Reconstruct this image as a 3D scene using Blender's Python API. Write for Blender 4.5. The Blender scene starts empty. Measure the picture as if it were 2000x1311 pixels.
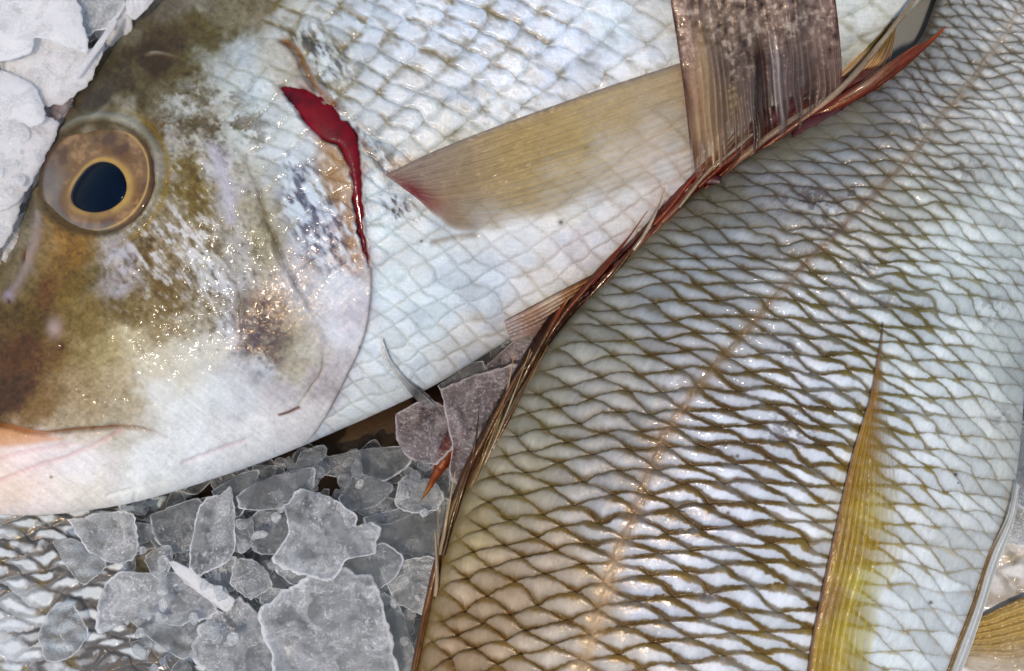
import bpy, math, random
import numpy as np

random.seed(7)
rng = np.random.default_rng(7)
F = np.float64

# ------------------------------------------------------------------ scale
# The fish lie on a tray of ice, seen from just above.  Working unit "u" = 0.125 mm.
K = 0.000125
CAMH = 2700.0            # camera height above the fish mid-plane, in u
CX, CY = 1000.0, 655.5


def world(x, y, z):
    f = (CAMH - z) / CAMH
    return np.stack([(x - CX) * f * K, -(y - CY) * f * K, z * K], -1)


scene = bpy.context.scene
COL = scene.collection

# ------------------------------------------------------------------ noise & helpers


def _hash(ix, iy, seed):
    h = (ix.astype(np.int64) * 374761393 + iy.astype(np.int64) * 668265263 + seed * 974634777) & 0xFFFFFFFF
    h = ((h ^ (h >> 13)) * 1274126177) & 0xFFFFFFFF
    h = h ^ (h >> 16)
    return (h & 0xFFFFFF) / float(0xFFFFFF)


def vnoise(x, y, seed=0):
    ix = np.floor(x); iy = np.floor(y)
    fx = x - ix; fy = y - iy
    ix = ix.astype(np.int64); iy = iy.astype(np.int64)
    fx = fx * fx * fx * (fx * (fx * 6 - 15) + 10); fy = fy * fy * fy * (fy * (fy * 6 - 15) + 10)
    a = _hash(ix, iy, seed); b = _hash(ix + 1, iy, seed)
    c = _hash(ix, iy + 1, seed); d = _hash(ix + 1, iy + 1, seed)
    return (a * (1 - fx) + b * fx) * (1 - fy) + (c * (1 - fx) + d * fx) * fy


def fbm(x, y, size, seed=0, octv=4, rot=0.6):
    """about -1..1"""
    s = 0.0; amp = 1.0; tot = 0.0
    x = x / size; y = y / size
    ca, sa = math.cos(rot), math.sin(rot)
    for o in range(octv):
        s = s + amp * (vnoise(x, y, seed + o * 17) * 2 - 1)
        tot += amp; amp *= 0.5
        x, y = (x * ca - y * sa) * 2.03 + 3.1, (x * sa + y * ca) * 2.03 + 1.7
    return s / tot * 1.6


def sst(a, b, x):
    t = np.clip((x - a) / (b - a + 1e-12), 0, 1)
    return t * t * (3 - 2 * t)


def lin(c):
    c = np.asarray(c, F) / 255.0
    return np.where(c <= 0.04045, c / 12.92, ((c + 0.055) / 1.055) ** 2.4)


def spline(pts, n):
    """Catmull-Rom through pts, evenly resampled (any dimension)."""
    P = np.asarray(pts, F)
    if len(P) == 2:
        t = np.linspace(0, 1, n)[:, None]
        return P[0] * (1 - t) + P[1] * t
    Q = np.vstack([2 * P[0] - P[1], P, 2 * P[-1] - P[-2]])
    out = []
    for i in range(1, len(Q) - 2):
        t = np.linspace(0, 1, 24, endpoint=False)[:, None]
        p0, p1, p2, p3 = Q[i - 1], Q[i], Q[i + 1], Q[i + 2]
        out.append(0.5 * (2 * p1 + (p2 - p0) * t + (2 * p0 - 5 * p1 + 4 * p2 - p3) * t * t + (3 * p1 - p0 - 3 * p2 + p3) * t ** 3))
    C = np.vstack(out + [P[-1:]])
    d = np.r_[0, np.cumsum(np.linalg.norm(np.diff(C[:, :2], axis=0), axis=1))]
    s = np.linspace(0, d[-1], n)
    return np.stack([np.interp(s, d, C[:, k]) for k in range(C.shape[1])], -1)


def polydist(x, y, pts, reach=60.0, smooth=True):
    """distance, parameter 0..1, signed side (left of travel is +) to a polyline; far points get inf"""
    P = spline(pts, max(12, 6 * len(pts))) if smooth else np.asarray(pts, F)
    D = np.full(x.shape, np.inf); T = np.zeros(x.shape); S = np.ones(x.shape)
    lo = P.min(0) - reach; hi = P.max(0) + reach
    m = (x > lo[0]) & (x < hi[0]) & (y > lo[1]) & (y < hi[1])
    if not m.any():
        return D, T, S
    xs = x[m]; ys = y[m]
    d = np.full(xs.shape, np.inf); t = np.zeros(xs.shape); sd = np.ones(xs.shape)
    n = len(P) - 1
    for i in range(n):
        ax, ay = P[i]; bx, by = P[i + 1]
        vx, vy = bx - ax, by - ay
        L = vx * vx + vy * vy + 1e-9
        u = np.clip(((xs - ax) * vx + (ys - ay) * vy) / L, 0, 1)
        q = np.hypot(xs - ax - u * vx, ys - ay - u * vy)
        w = q < d
        d = np.where(w, q, d); t = np.where(w, (i + u) / n, t)
        sd = np.where(w, np.sign(vx * (ys - ay) - vy * (xs - ax)), sd)
    D[m] = d; T[m] = t; S[m] = sd
    return D, T, S


def inpoly(x, y, poly):
    P = np.asarray(poly, F)
    r = np.zeros(x.shape, bool)
    j = len(P) - 1
    for i in range(len(P)):
        xi, yi = P[i]; xj, yj = P[j]
        c = ((yi > y) != (yj > y)) & (x < (xj - xi) * (y - yi) / (yj - yi + 1e-12) + xi)
        r ^= c
        j = i
    return r


def polymask(x, y, poly, soft):
    """1 inside, falling to 0 over +-soft around the outline"""
    poly = [tuple(p) for p in poly]
    d, _, _ = polydist(x, y, poly + [poly[0]], reach=soft * 2 + 5, smooth=False)
    ins = inpoly(x, y, poly)
    sd = np.where(ins, d, -d)
    return sst(-soft, soft, np.clip(np.nan_to_num(sd, posinf=1e6, neginf=-1e6), -1e6, 1e6))


def cfield(x, y, cps, r0=26.0, power=2.2):
    """smooth blend of colour control points (n, 2+c)"""
    C = np.asarray(cps, F)
    n = C.shape[1] - 2
    out = np.zeros(x.shape + (n,))
    wt = np.zeros(x.shape)
    for c in C:
        w = 1.0 / ((x - c[0]) ** 2 + (y - c[1]) ** 2 + r0 * r0) ** power
        wt += w
        for k in range(n):
            out[..., k] += w * c[2 + k]
    return out / wt[..., None]


def mixc(a, b, m):
    return a * (1 - m[..., None]) + np.asarray(b, F) * m[..., None]


# ------------------------------------------------------------------ mesh creation
BASE = {}


def link(name, me, mat, parent=None):
    o = bpy.data.objects.new(name, me)
    COL.objects.link(o)
    if mat is not None:
        me.materials.append(mat)
    if parent is not None:
        o.parent = parent
    return o


def make_mesh(name, V, faces, mat, parent=None, cols=None, attrs=None, base=None, smooth=True):
    """V (n,3) world, faces (m,4) or (m,3) int array, or list of both arrays"""
    b = np.zeros(3)
    if parent is not None:
        b = np.array(parent.location)
    elif base is not None:
        b = np.asarray(base, F)
    V = np.asarray(V, F) - b
    if not isinstance(faces, list):
        faces = [faces]
    me = bpy.data.meshes.new(name)
    me.vertices.add(len(V))
    me.vertices.foreach_set('co', V.astype(np.float32).ravel())
    loops = np.concatenate([f.ravel() for f in faces]).astype(np.int32)
    tot = np.concatenate([np.full(len(f), f.shape[1], np.int32) for f in faces])
    start = np.r_[0, np.cumsum(tot)[:-1]].astype(np.int32)
    me.loops.add(len(loops))
    me.loops.foreach_set('vertex_index', loops)
    me.polygons.add(len(tot))
    me.polygons.foreach_set('loop_start', start)
    me.polygons.foreach_set('loop_total', tot)
    me.polygons.foreach_set('use_smooth', np.full(len(tot), smooth))
    me.update(calc_edges=True)
    if cols is not None:
        a = me.attributes.new('pigment', 'FLOAT_COLOR', 'POINT')
        c4 = np.ones((len(V), 4), np.float32)
        cc_ = cols.reshape(-1, 3)
        c4[:, :3] = np.clip(np.maximum(cc_ * 1.03 - 0.035, cc_ * 0.45), 0, 1)
        a.data.foreach_set('color', c4.ravel())
    for k, v in (attrs or {}).items():
        a = me.attributes.new(k, 'FLOAT', 'POINT')
        a.data.foreach_set('value', np.ascontiguousarray(v, np.float32).ravel())
    me.validate()
    o = link(name, me, mat, parent)
    if parent is None:
        o.location = b
    return o


def grid_faces(nr, nc, wrap=False):
    r = np.arange(nr if wrap else nr - 1)
    c = np.arange(nc - 1)
    R, C = np.meshgrid(r, c, indexing='ij')
    R2 = (R + 1) % nr
    return np.stack([R * nc + C, R * nc + C + 1, R2 * nc + C + 1, R2 * nc + C], -1).reshape(-1, 4)


def closed_tube(nr, nc):
    k = np.arange(nr) * nc
    return [grid_faces(nr, nc, True), k[None, :], (k + nc - 1)[None, ::-1]]


def thing(name, label, cat, x, y, z, group=None):
    o = bpy.data.objects.new(name, None)
    COL.objects.link(o)
    o.empty_display_size = 0.01
    o.location = world(F(x), F(y), F(z))
    o['label'] = label; o['category'] = cat
    if group:
        o['group'] = group
    return o


def tag(o, label, cat, group=None):
    o['label'] = label; o['category'] = cat
    if group:
        o['group'] = group


# ------------------------------------------------------------------ materials
def new_mat(name):
    m = bpy.data.materials.new(name)
    m.use_nodes = True
    nt = m.node_tree
    nt.nodes.clear()
    return m, nt, nt.nodes, nt.links


def principled(nt, **kw):
    p = nt.nodes.new('ShaderNodeBsdfPrincipled')
    for k, v in kw.items():
        p.inputs[k].default_value = v
    return p


def noise_node(nt, coord, scale, detail=4.0, rough=0.6, dist=0.0):
    n = nt.nodes.new('ShaderNodeTexNoise')
    n.inputs['Scale'].default_value = scale
    n.inputs['Detail'].default_value = detail
    n.inputs['Roughness'].default_value = rough
    n.inputs['Distortion'].default_value = dist
    nt.links.new(coord, n.inputs['Vector'])
    return n


def ramp(nt, sock, a, b, lo=0.0, hi=1.0):
    r = nt.nodes.new('ShaderNodeMapRange')
    r.inputs['From Min'].default_value = a; r.inputs['From Max'].default_value = b
    r.inputs['To Min'].default_value = lo; r.inputs['To Max'].default_value = hi
    nt.links.new(sock, r.inputs['Value'])
    return r.outputs[0]


def math_node(nt, op, a, b):
    n = nt.nodes.new('ShaderNodeMath'); n.operation = op
    for i, s in enumerate((a, b)):
        if hasattr(s, 'is_output'):
            nt.links.new(s, n.inputs[i])
        else:
            n.inputs[i].default_value = s
    return n.outputs[0]


def skin_material(name, rough=0.30, coat=0.3, coat_rough=0.08, bump=0.25, glint=0.8, fine=0.12, alpha_attr=False, tint=(1.0, 0.70, 0.36), spec=0.5):
    m, nt, N, L = new_mat(name)
    out = N.new('ShaderNodeOutputMaterial')
    tc = N.new('ShaderNodeTexCoord').outputs['Object']
    at = N.new('ShaderNodeAttribute'); at.attribute_name = 'pigment'
    n1 = noise_node(nt, tc, 1500, 5, 0.7)
    n2 = noise_node(nt, tc, 260, 4, 0.6, 0.3)
    v1 = ramp(nt, n1.outputs[0], 0.25, 0.75, 1 - fine, 1 + fine)
    v2 = ramp(nt, n2.outputs[0], 0.25, 0.75, 1 - fine * 0.6, 1 + fine * 0.6)
    vv = math_node(nt, 'MULTIPLY', v1, v2)
    sc = N.new('ShaderNodeVectorMath'); sc.operation = 'SCALE'
    L.new(at.outputs['Color'], sc.inputs[0]); L.new(vv, sc.inputs['Scale'])
    p = principled(nt, **{'Roughness': rough, 'Coat Weight': coat, 'Coat Roughness': coat_rough, 'Coat IOR': 1.33, 'IOR': 1.5, 'Specular IOR Level': spec})
    p.inputs['Specular Tint'].default_value = (*tint, 1)
    L.new(sc.outputs[0], p.inputs['Base Color'])
    # where the slime film lies thick the surface is mirror-wet, elsewhere satin
    n4 = noise_node(nt, tc, 70, 4, 0.65, 0.4)
    wa = N.new('ShaderNodeAttribute'); wa.attribute_name = 'wet'
    ws = math_node(nt, 'ADD', wa.outputs['Fac'], math_node(nt, 'MULTIPLY', math_node(nt, 'SUBTRACT', n4.outputs[0], 0.5), 0.7))
    L.new(ramp(nt, ws, 0.1, 0.9, rough + 0.30, 0.09), p.inputs['Roughness'])
    n3 = noise_node(nt, tc, 1900, 3, 0.7, 0.5)
    n5 = noise_node(nt, tc, 420, 2, 0.6, 0.4)
    hh = math_node(nt, 'ADD', math_node(nt, 'MULTIPLY', n3.outputs[0], 0.5), math_node(nt, 'MULTIPLY', n5.outputs[0], 0.9))
    b = N.new('ShaderNodeBump'); b.inputs['Strength'].default_value = glint; b.inputs['Distance'].default_value = 0.0004
    L.new(hh, b.inputs['Height'])
    L.new(b.outputs[0], p.inputs['Normal'])
    b2 = N.new('ShaderNodeBump'); b2.inputs['Strength'].default_value = bump; b2.inputs['Distance'].default_value = 0.00025
    L.new(n5.outputs[0], b2.inputs['Height'])
    L.new(b2.outputs[0], p.inputs['Coat Normal'])
    if alpha_attr:
        aa = N.new('ShaderNodeAttribute'); aa.attribute_name = 'cover'
        L.new(aa.outputs['Fac'], p.inputs['Alpha'])
    L.new(p.outputs[0], out.inputs['Surface'])
    return m


def simple_mat(name, col, rough=0.4, coat=0.0, noise=0.15, nscale=400, bump=0.1, ior=1.45):
    m, nt, N, L = new_mat(name)
    out = N.new('ShaderNodeOutputMaterial')
    tc = N.new('ShaderNodeTexCoord').outputs['Object']
    n1 = noise_node(nt, tc, nscale, 5, 0.65, 0.2)
    v = ramp(nt, n1.outputs[0], 0.25, 0.75, 1 - noise, 1 + noise)
    rgb = N.new('ShaderNodeRGB'); rgb.outputs[0].default_value = (*lin(col), 1)
    sc = N.new('ShaderNodeVectorMath'); sc.operation = 'SCALE'
    L.new(rgb.outputs[0], sc.inputs[0]); L.new(v, sc.inputs['Scale'])
    p = principled(nt, **{'Roughness': rough, 'Coat Weight': coat, 'Coat Roughness': 0.06, 'IOR': ior})
    L.new(sc.outputs[0], p.inputs['Base Color'])
    b = N.new('ShaderNodeBump'); b.inputs['Strength'].default_value = bump; b.inputs['Distance'].default_value = 0.0003
    L.new(n1.outputs[0], b.inputs['Height']); L.new(b.outputs[0], p.inputs['Normal'])
    L.new(p.outputs[0], out.inputs['Surface'])
    return m


def ice_material(name, tint=(0.93, 0.95, 0.955), clear=0.4, frost_lo=0.45, frost_hi=0.75, frost_col=(0.86, 0.89, 0.91), amount=0.8, grain=0.5, bump=0.7, sss=0.0):
    """ice: see-through body with refraction, frosted where noise or a broken rim makes it white"""
    m, nt, N, L = new_mat(name)
    out = N.new('ShaderNodeOutputMaterial')
    tc = N.new('ShaderNodeTexCoord').outputs['Object']
    oi = N.new('ShaderNodeObjectInfo')
    sh = N.new('ShaderNodeVectorMath'); sh.operation = 'ADD'
    cmb = N.new('ShaderNodeCombineXYZ')
    L.new(oi.outputs['Random'], cmb.inputs[0]); L.new(oi.outputs['Random'], cmb.inputs[1])
    L.new(tc, sh.inputs[0]); L.new(cmb.outputs[0], sh.inputs[1])
    co = sh.outputs[0]
    at = N.new('ShaderNodeAttribute'); at.attribute_name = 'rim'
    nb = noise_node(nt, co, 150, 6, 0.66, 0.8)
    nf = noise_node(nt, co, 1500, 3, 0.7, 0.3)
    vo = N.new('ShaderNodeTexVoronoi'); vo.feature = 'DISTANCE_TO_EDGE'; vo.inputs['Scale'].default_value = 95
    wv = N.new('ShaderNodeVectorMath'); wv.operation = 'SCALE'; wv.inputs['Scale'].default_value = 0.012
    L.new(nb.outputs['Color'], wv.inputs[0])
    wa = N.new('ShaderNodeVectorMath'); wa.operation = 'ADD'
    L.new(co, wa.inputs[0]); L.new(wv.outputs[0], wa.inputs[1]); L.new(wa.outputs[0], vo.inputs['Vector'])
    crack = ramp(nt, vo.outputs['Distance'], 0.0, 0.028, 0.40, 0.0)
    f = ramp(nt, nb.outputs[0], frost_lo, frost_hi)
    g = ramp(nt, nf.outputs[0], 0.50, 0.80, 0.0, grain)
    fr = math_node(nt, 'MULTIPLY', f, amount)
    fr = math_node(nt, 'ADD', fr, g)
    fr = math_node(nt, 'ADD', fr, math_node(nt, 'MULTIPLY', crack, ramp(nt, nb.outputs[0], 0.42, 0.6)))
    fr = math_node(nt, 'ADD', fr, at.outputs['Fac'])
    fr = math_node(nt, 'MAXIMUM', math_node(nt, 'MINIMUM', fr, 0.95), 0.04)
    glass = principled(nt, **{'Base Color': (*tint, 1), 'Roughness': 0.10, 'IOR': 1.31, 'Transmission Weight': 1.0})
    tr = N.new('ShaderNodeBsdfTransparent'); tr.inputs[0].default_value = (*tint, 1)
    fro = principled(nt, **{'Base Color': (*frost_col, 1), 'Roughness': 0.16, 'IOR': 1.36})
    if sss:
        fro.inputs['Subsurface Weight'].default_value = sss
        fro.inputs['Subsurface Radius'].default_value = (0.004, 0.0046, 0.005)
        fro.inputs['Subsurface Scale'].default_value = 1.0
    tl = N.new('ShaderNodeBsdfTranslucent'); tl.inputs[0].default_value = (*frost_col, 1)
    b = N.new('ShaderNodeBump'); b.inputs['Strength'].default_value = bump; b.inputs['Distance'].default_value = 0.0007
    hh = math_node(nt, 'ADD', math_node(nt, 'MULTIPLY', nb.outputs[0], 0.55), math_node(nt, 'MULTIPLY', nf.outputs[0], 0.8))
    hh = math_node(nt, 'ADD', hh, math_node(nt, 'MULTIPLY', crack, -0.5))
    L.new(hh, b.inputs['Height'])
    for p in (glass, fro):
        L.new(b.outputs[0], p.inputs['Normal'])
    m1 = N.new('ShaderNodeMixShader'); m1.inputs[0].default_value = clear
    L.new(glass.outputs[0], m1.inputs[1]); L.new(tr.outputs[0], m1.inputs[2])
    m2 = N.new('ShaderNodeMixShader'); m2.inputs[0].default_value = 0.35
    L.new(fro.outputs[0], m2.inputs[1]); L.new(tl.outputs[0], m2.inputs[2])
    m3 = N.new('ShaderNodeMixShader')
    L.new(fr, m3.inputs[0]); L.new(m1.outputs[0], m3.inputs[1]); L.new(m2.outputs[0], m3.inputs[2])
    L.new(m3.outputs[0], out.inputs['Surface'])
    return m


M_SKIN_A = skin_material('wet_silver_skin', rough=0.28, spec=.42, glint=0.60, fine=0.09)
M_SKIN_B = skin_material('wet_scaled_skin', rough=0.28, glint=0.56, fine=0.07)
M_SKIN_LOW = skin_material('dull_scaled_skin', rough=0.34, glint=0.4, fine=0.12)
M_FIN = skin_material('fin_membrane', rough=0.34, coat=0.2, glint=0.4, fine=0.12, alpha_attr=True, tint=(1, .82, .6), spec=.4)
M_SPINE = skin_material('fin_spine', rough=0.34, coat=0.3, glint=0.5, fine=0.25)
M_EYE = skin_material('eye_iris', rough=0.35, coat=0.6, coat_rough=0.03, bump=0.02, glint=0.08, fine=0.10, tint=(1, 1, 1), spec=.2)
M_PUPIL = simple_mat('eye_pupil', (4, 16, 32), rough=0.10, coat=0.0, noise=0.5, nscale=60, bump=0.0, ior=1.22)
M_BLOOD = simple_mat('wet_blood', (104, 0, 12), rough=0.16, coat=0.15, noise=0.85, nscale=110, bump=0.7, ior=1.33)
M_ICE = ice_material('clear_ice', clear=.35, frost_lo=0.48, frost_hi=0.85, amount=.42, grain=.22, frost_col=(.84, .85, .86))
M_ICE_FROST = ice_material('frosted_ice', clear=0.3, frost_lo=0.40, frost_hi=0.78, amount=.62, grain=.42, frost_col=(.95, .96, .97))
M_ICE_WHITE = ice_material('white_ice', clear=0.45, frost_lo=0.08, frost_hi=0.60, frost_col=(0.985, 0.995, 1.0), amount=1.0, grain=.35, bump=.45, sss=.8)
M_ICE_PINK = ice_material('pinkish_ice', tint=(0.90, 0.80, 0.80), clear=0.4, frost_lo=0.42, frost_hi=0.85, frost_col=(0.66, 0.60, 0.61), amount=.7, grain=.7)  # pink paints in warm reflection near the dorsal fin, and one blood stain
M_GROUND = simple_mat('grey_tray', (120, 121, 118), rough=0.4, coat=0.1, noise=0.08, nscale=120, bump=0.05)


# ------------------------------------------------------------------ scale lattices
def fit_lattice(sites, deg=3, ridge=1e-3, tail=False):
    """sites: (x, y, cx, cy, dx, dy): the two steps from a scale to its neighbours in the next row headward
    (or tailward when tail=True).  Returns smooth functions U, V of (x, y)."""
    S = np.asarray(sites, F)
    X = (S[:, 0] - 1000) / 1000; Y = (S[:, 1] - 650) / 1000
    ex = [(i, j) for i in range(deg + 1) for j in range(deg + 1 - i) if i + j > 0]
    rows = []; ru = []; rv = []
    for k in range(len(S)):
        gx = np.array([i * X[k] ** max(i - 1, 0) * Y[k] ** j if i else 0.0 for i, j in ex]) / 1000
        gy = np.array([j * X[k] ** i * Y[k] ** max(j - 1, 0) if j else 0.0 for i, j in ex]) / 1000
        for (vx, vy, du) in ((S[k, 2], S[k, 3], 1.0), (S[k, 4], S[k, 5], -1.0)):
            w = 1.0
            rows.append((vx * gx + vy * gy) * w); ru.append(du * w); rv.append((1.0 if tail else -1.0) * w)
    A = np.array(rows)
    reg = np.diag([ridge * (10 ** (i + j - 1)) for i, j in ex])
    cu = np.linalg.solve(A.T @ A + reg * 1e-3, A.T @ np.array(ru))
    cv = np.linalg.solve(A.T @ A + reg * 1e-3, A.T @ np.array(rv))

    def ev(x, y):
        a = np.clip((x - 1000) / 1000, -1.6, 1.5); b = np.clip((y - 650) / 1000, -1.1, 1.1)
        u = np.zeros(x.shape); v = np.zeros(x.shape)
        for (i, j), p, q in zip(ex, cu, cv):
            t = a ** i * b ** j
            u += p * t; v += q * t
        return u, v
    return ev


def scales(U, V, k=1.45):
    """overlapping scales: which scale owns each point, and the distances (in rows) to its free edge and to the
    edges of the scales that cover its root"""
    def edge(n, U):
        p = (U - (n % 2)) / 2.0
        p = (p - np.round(p)) * 2.0
        return n + 1 - np.abs(p) ** k, p
    n0 = np.ceil(V - 1)
    e0, _ = edge(n0, U)
    n = np.where(V <= e0, n0, n0 + 1)
    e, p = edge(n, U)
    c, _ = edge(n - 1, U)
    ef = e - V
    ec = V - c
    m = np.round((U - (n % 2)) / 2.0)
    idr = _hash(m.astype(np.int64) + 5000, n.astype(np.int64) + 5000, 3)
    idr2 = _hash(m.astype(np.int64) + 5000, n.astype(np.int64) + 5000, 11)
    return n, p, V - n, ef, ec, idr, idr2


# ------------------------------------------------------------------ fish bodies
def body_grid(dors, vent, H, zc, a, b, ncol, nrow, xlo=-60, xhi=2060, ylo=-60, yhi=1371, flat=0.85, skew=None):
    """dors/vent: matched outline control points (x, y); H: half thickness at each of them; columns packed where the
    flank faces up inside the tray's near part.  Returns px grid of the upper flank plus a coarse underside."""
    m = len(dors)
    dv = np.hstack([np.asarray(dors, F), np.asarray(vent, F), np.asarray(H, F)[:, None]])
    Q = np.vstack([2 * dv[0] - dv[1], dv, 2 * dv[-1] - dv[-2]])
    C = []
    for i in range(1, len(Q) - 2):
        t = np.linspace(0, 1, 60, endpoint=False)[:, None]
        p0, p1, p2, p3 = Q[i - 1], Q[i], Q[i + 1], Q[i + 2]
        C.append(0.5 * (2 * p1 + (p2 - p0) * t + (2 * p0 - 5 * p1 + 4 * p2 - p3) * t * t + (3 * p1 - p0 - 3 * p2 + p3) * t ** 3))
    C = np.vstack(C + [dv[-1:]])
    mid = 0.5 * (C[:, :2] + C[:, 2:4])
    step = np.linalg.norm(np.diff(mid, axis=0), axis=1)
    step = np.maximum(step, 0.5 * (np.linalg.norm(np.diff(C[:, :2], axis=0), axis=1) + np.linalg.norm(np.diff(C[:, 2:4], axis=0), axis=1)) * 0.8)
    # is any point of this section inside the area that is looked at?
    vis = np.zeros(len(C), bool)
    for w in np.linspace(0, 1, 21):
        q = C[:, :2] * (1 - w) + C[:, 2:4] * w
        vis |= (q[:, 0] > xlo) & (q[:, 0] < xhi) & (q[:, 1] > ylo) & (q[:, 1] < yhi)
    dens = np.where(vis, 1.0, 0.06)
    s = np.r_[0, np.cumsum(step * 0.5 * (dens[1:] + dens[:-1]))]
    ss = np.linspace(0, s[-1], ncol)
    D = np.stack([np.interp(ss, s, C[:, j]) for j in range(5)], -1)
    w = np.linspace(-1, 1, nrow)
    v = 0.55 * w + 0.45 * np.sin(w * np.pi / 2)
    nb = 24
    wb = np.linspace(1, -1, nb + 2)[1:-1]
    vb = np.sin(wb * np.pi / 2)
    va = np.r_[v, vb]
    side = np.r_[np.ones(nrow), -flat * np.ones(nb)]
    prof = np.maximum(1 - np.abs(va) ** a, 0) ** b * side
    prof = np.repeat(prof[:, None], ncol, 1)
    if skew is not None:                         # ridge of the flank nearer to one edge
        mx = 0.5 * (D[:, 0] + D[:, 2])
        kk = np.interp(mx, [q[0] for q in skew], [q[1] for q in skew])[None]
        v2 = (va[:, None] - kk) / (1 - kk * va[:, None])
        prof = np.maximum(1 - np.abs(v2) ** a, 0) ** b * side[:, None]
    x = D[None, :, 0] * (1 - va[:, None]) / 2 + D[None, :, 2] * (1 + va[:, None]) / 2
    y = D[None, :, 1] * (1 - va[:, None]) / 2 + D[None, :, 3] * (1 + va[:, None]) / 2
    z = zc + D[None, :, 4] * prof
    V = np.broadcast_to(va[:, None], x.shape)
    return x, y, z, V, nrow


def displaced(x, y, z, h, upper):
    """move the surface along its own normal by h"""
    def g(q):
        return np.gradient(q, axis=1), np.gradient(q, axis=0)
    xc, xr = g(x); yc, yr = g(y); zc, zr = g(z)
    nx = yc * zr - zc * yr; ny = zc * xr - xc * zr; nz = xc * yr - yc * xr
    l = np.sqrt(nx * nx + ny * ny + nz * nz) + 1e-9
    nx, ny, nz = nx / l, ny / l, nz / l
    sg = np.sign(np.median(nz[upper // 3: 2 * upper // 3]))
    nx, ny, nz = nx * sg, ny * sg, nz * sg
    return x + nx * h, y + ny * h, z + nz * h


class Raster:
    """height of a built surface above each spot, for laying fins and eyes on it"""

    def __init__(self, x, y, z, step=4.0):
        self.s = step; self.x0 = -200; self.y0 = -200
        self.w = int(2500 / step); self.h = int(1900 / step)
        R = np.full((self.h, self.w), np.nan)
        ix = ((x - self.x0) / step).astype(int).ravel(); iy = ((y - self.y0) / step).astype(int).ravel()
        ok = (ix >= 0) & (ix < self.w) & (iy >= 0) & (iy < self.h)
        o = np.argsort(z.ravel()[ok])
        R[iy[ok][o], ix[ok][o]] = z.ravel()[ok][o]
        for _ in range(6):                      # fill pinholes only
            m = np.isnan(R)
            if not m.any():
                break
            P = np.pad(R, 1, constant_values=np.nan)
            st = np.stack([P[1:-1, :-2], P[1:-1, 2:], P[:-2, 1:-1], P[2:, 1:-1]])
            cnt = (~np.isnan(st)).sum(0)
            av = np.nansum(st, 0) / np.maximum(cnt, 1)
            R = np.where(m & (cnt > 0), av, R)
        self.R = R

    def at(self, x, y, default=0.0):
        ix = np.clip(((np.asarray(x, F) - self.x0) / self.s).astype(int), 0, self.w - 1)
        iy = np.clip(((np.asarray(y, F) - self.y0) / self.s).astype(int), 0, self.h - 1)
        return np.nan_to_num(self.R[iy, ix], nan=default)


def blur_rows(a, n):
    for _ in range(n):
        p = np.pad(a, 1, mode='edge')
        a = (p[:-2, 1:-1] + p[2:, 1:-1] + p[1:-1, :-2] + p[1:-1, 2:] + 4 * a) / 8
    return a


# =================================================================== FISH A (left, head towards the left)
A_D = [(-215, 745), (-150, 665), (-60, 575), (0, 508), (38, 425), (76, 335), (110, 245), (152, 160), (222, 72), (300, 2), (420, -80), (560, -150),
       (800, -240), (1050, -310), (1300, -360), (1550, -395), (1800, -420), (2050, -430)]
A_V = [(-215, 790), (-180, 900), (-80, 985), (0, 1006), (120, 1003), (240, 986), (340, 960), (440, 928), (540, 892), (640, 850), (740, 806), (850, 752),
       (1000, 660), (1110, 598), (1230, 495), (1370, 362), (1640, 150), (1900, -90)]
A_H = [10, 60, 110, 150, 178, 196, 208, 216, 224, 230, 236, 240, 240, 236, 226, 205, 150, 80]
GILL = [(500, 72), (545, 82), (575, 110), (588, 145), (620, 190), (668, 235), (694, 275), (703, 330), (707, 400), (714, 470), (722, 530), (720, 590), (706, 660), (672, 735), (640, 795), (605, 850), (575, 885)]
CLEFT = [(548, 172), (566, 168), (592, 174), (626, 188), (656, 214), (678, 240), (694, 264), (701, 300), (705, 350), (710, 420), (716, 480), (719, 512), (709, 488), (700, 440), (690, 392), (684, 345), (673, 312), (662, 284), (634, 274), (606, 252), (588, 224), (566, 198)]
PREOP1 = [(395, 262), (425, 315), (445, 385), (455, 450), (463, 530), (470, 620), (486, 700), (500, 745)]
PREOP2 = [(440, 258), (478, 312), (505, 375), (522, 430), (548, 495), (575, 550), (602, 592), (625, 640)]
PREOP3 = [(602, 592), (628, 645), (630, 700), (612, 745), (575, 790), (540, 818)]
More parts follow.
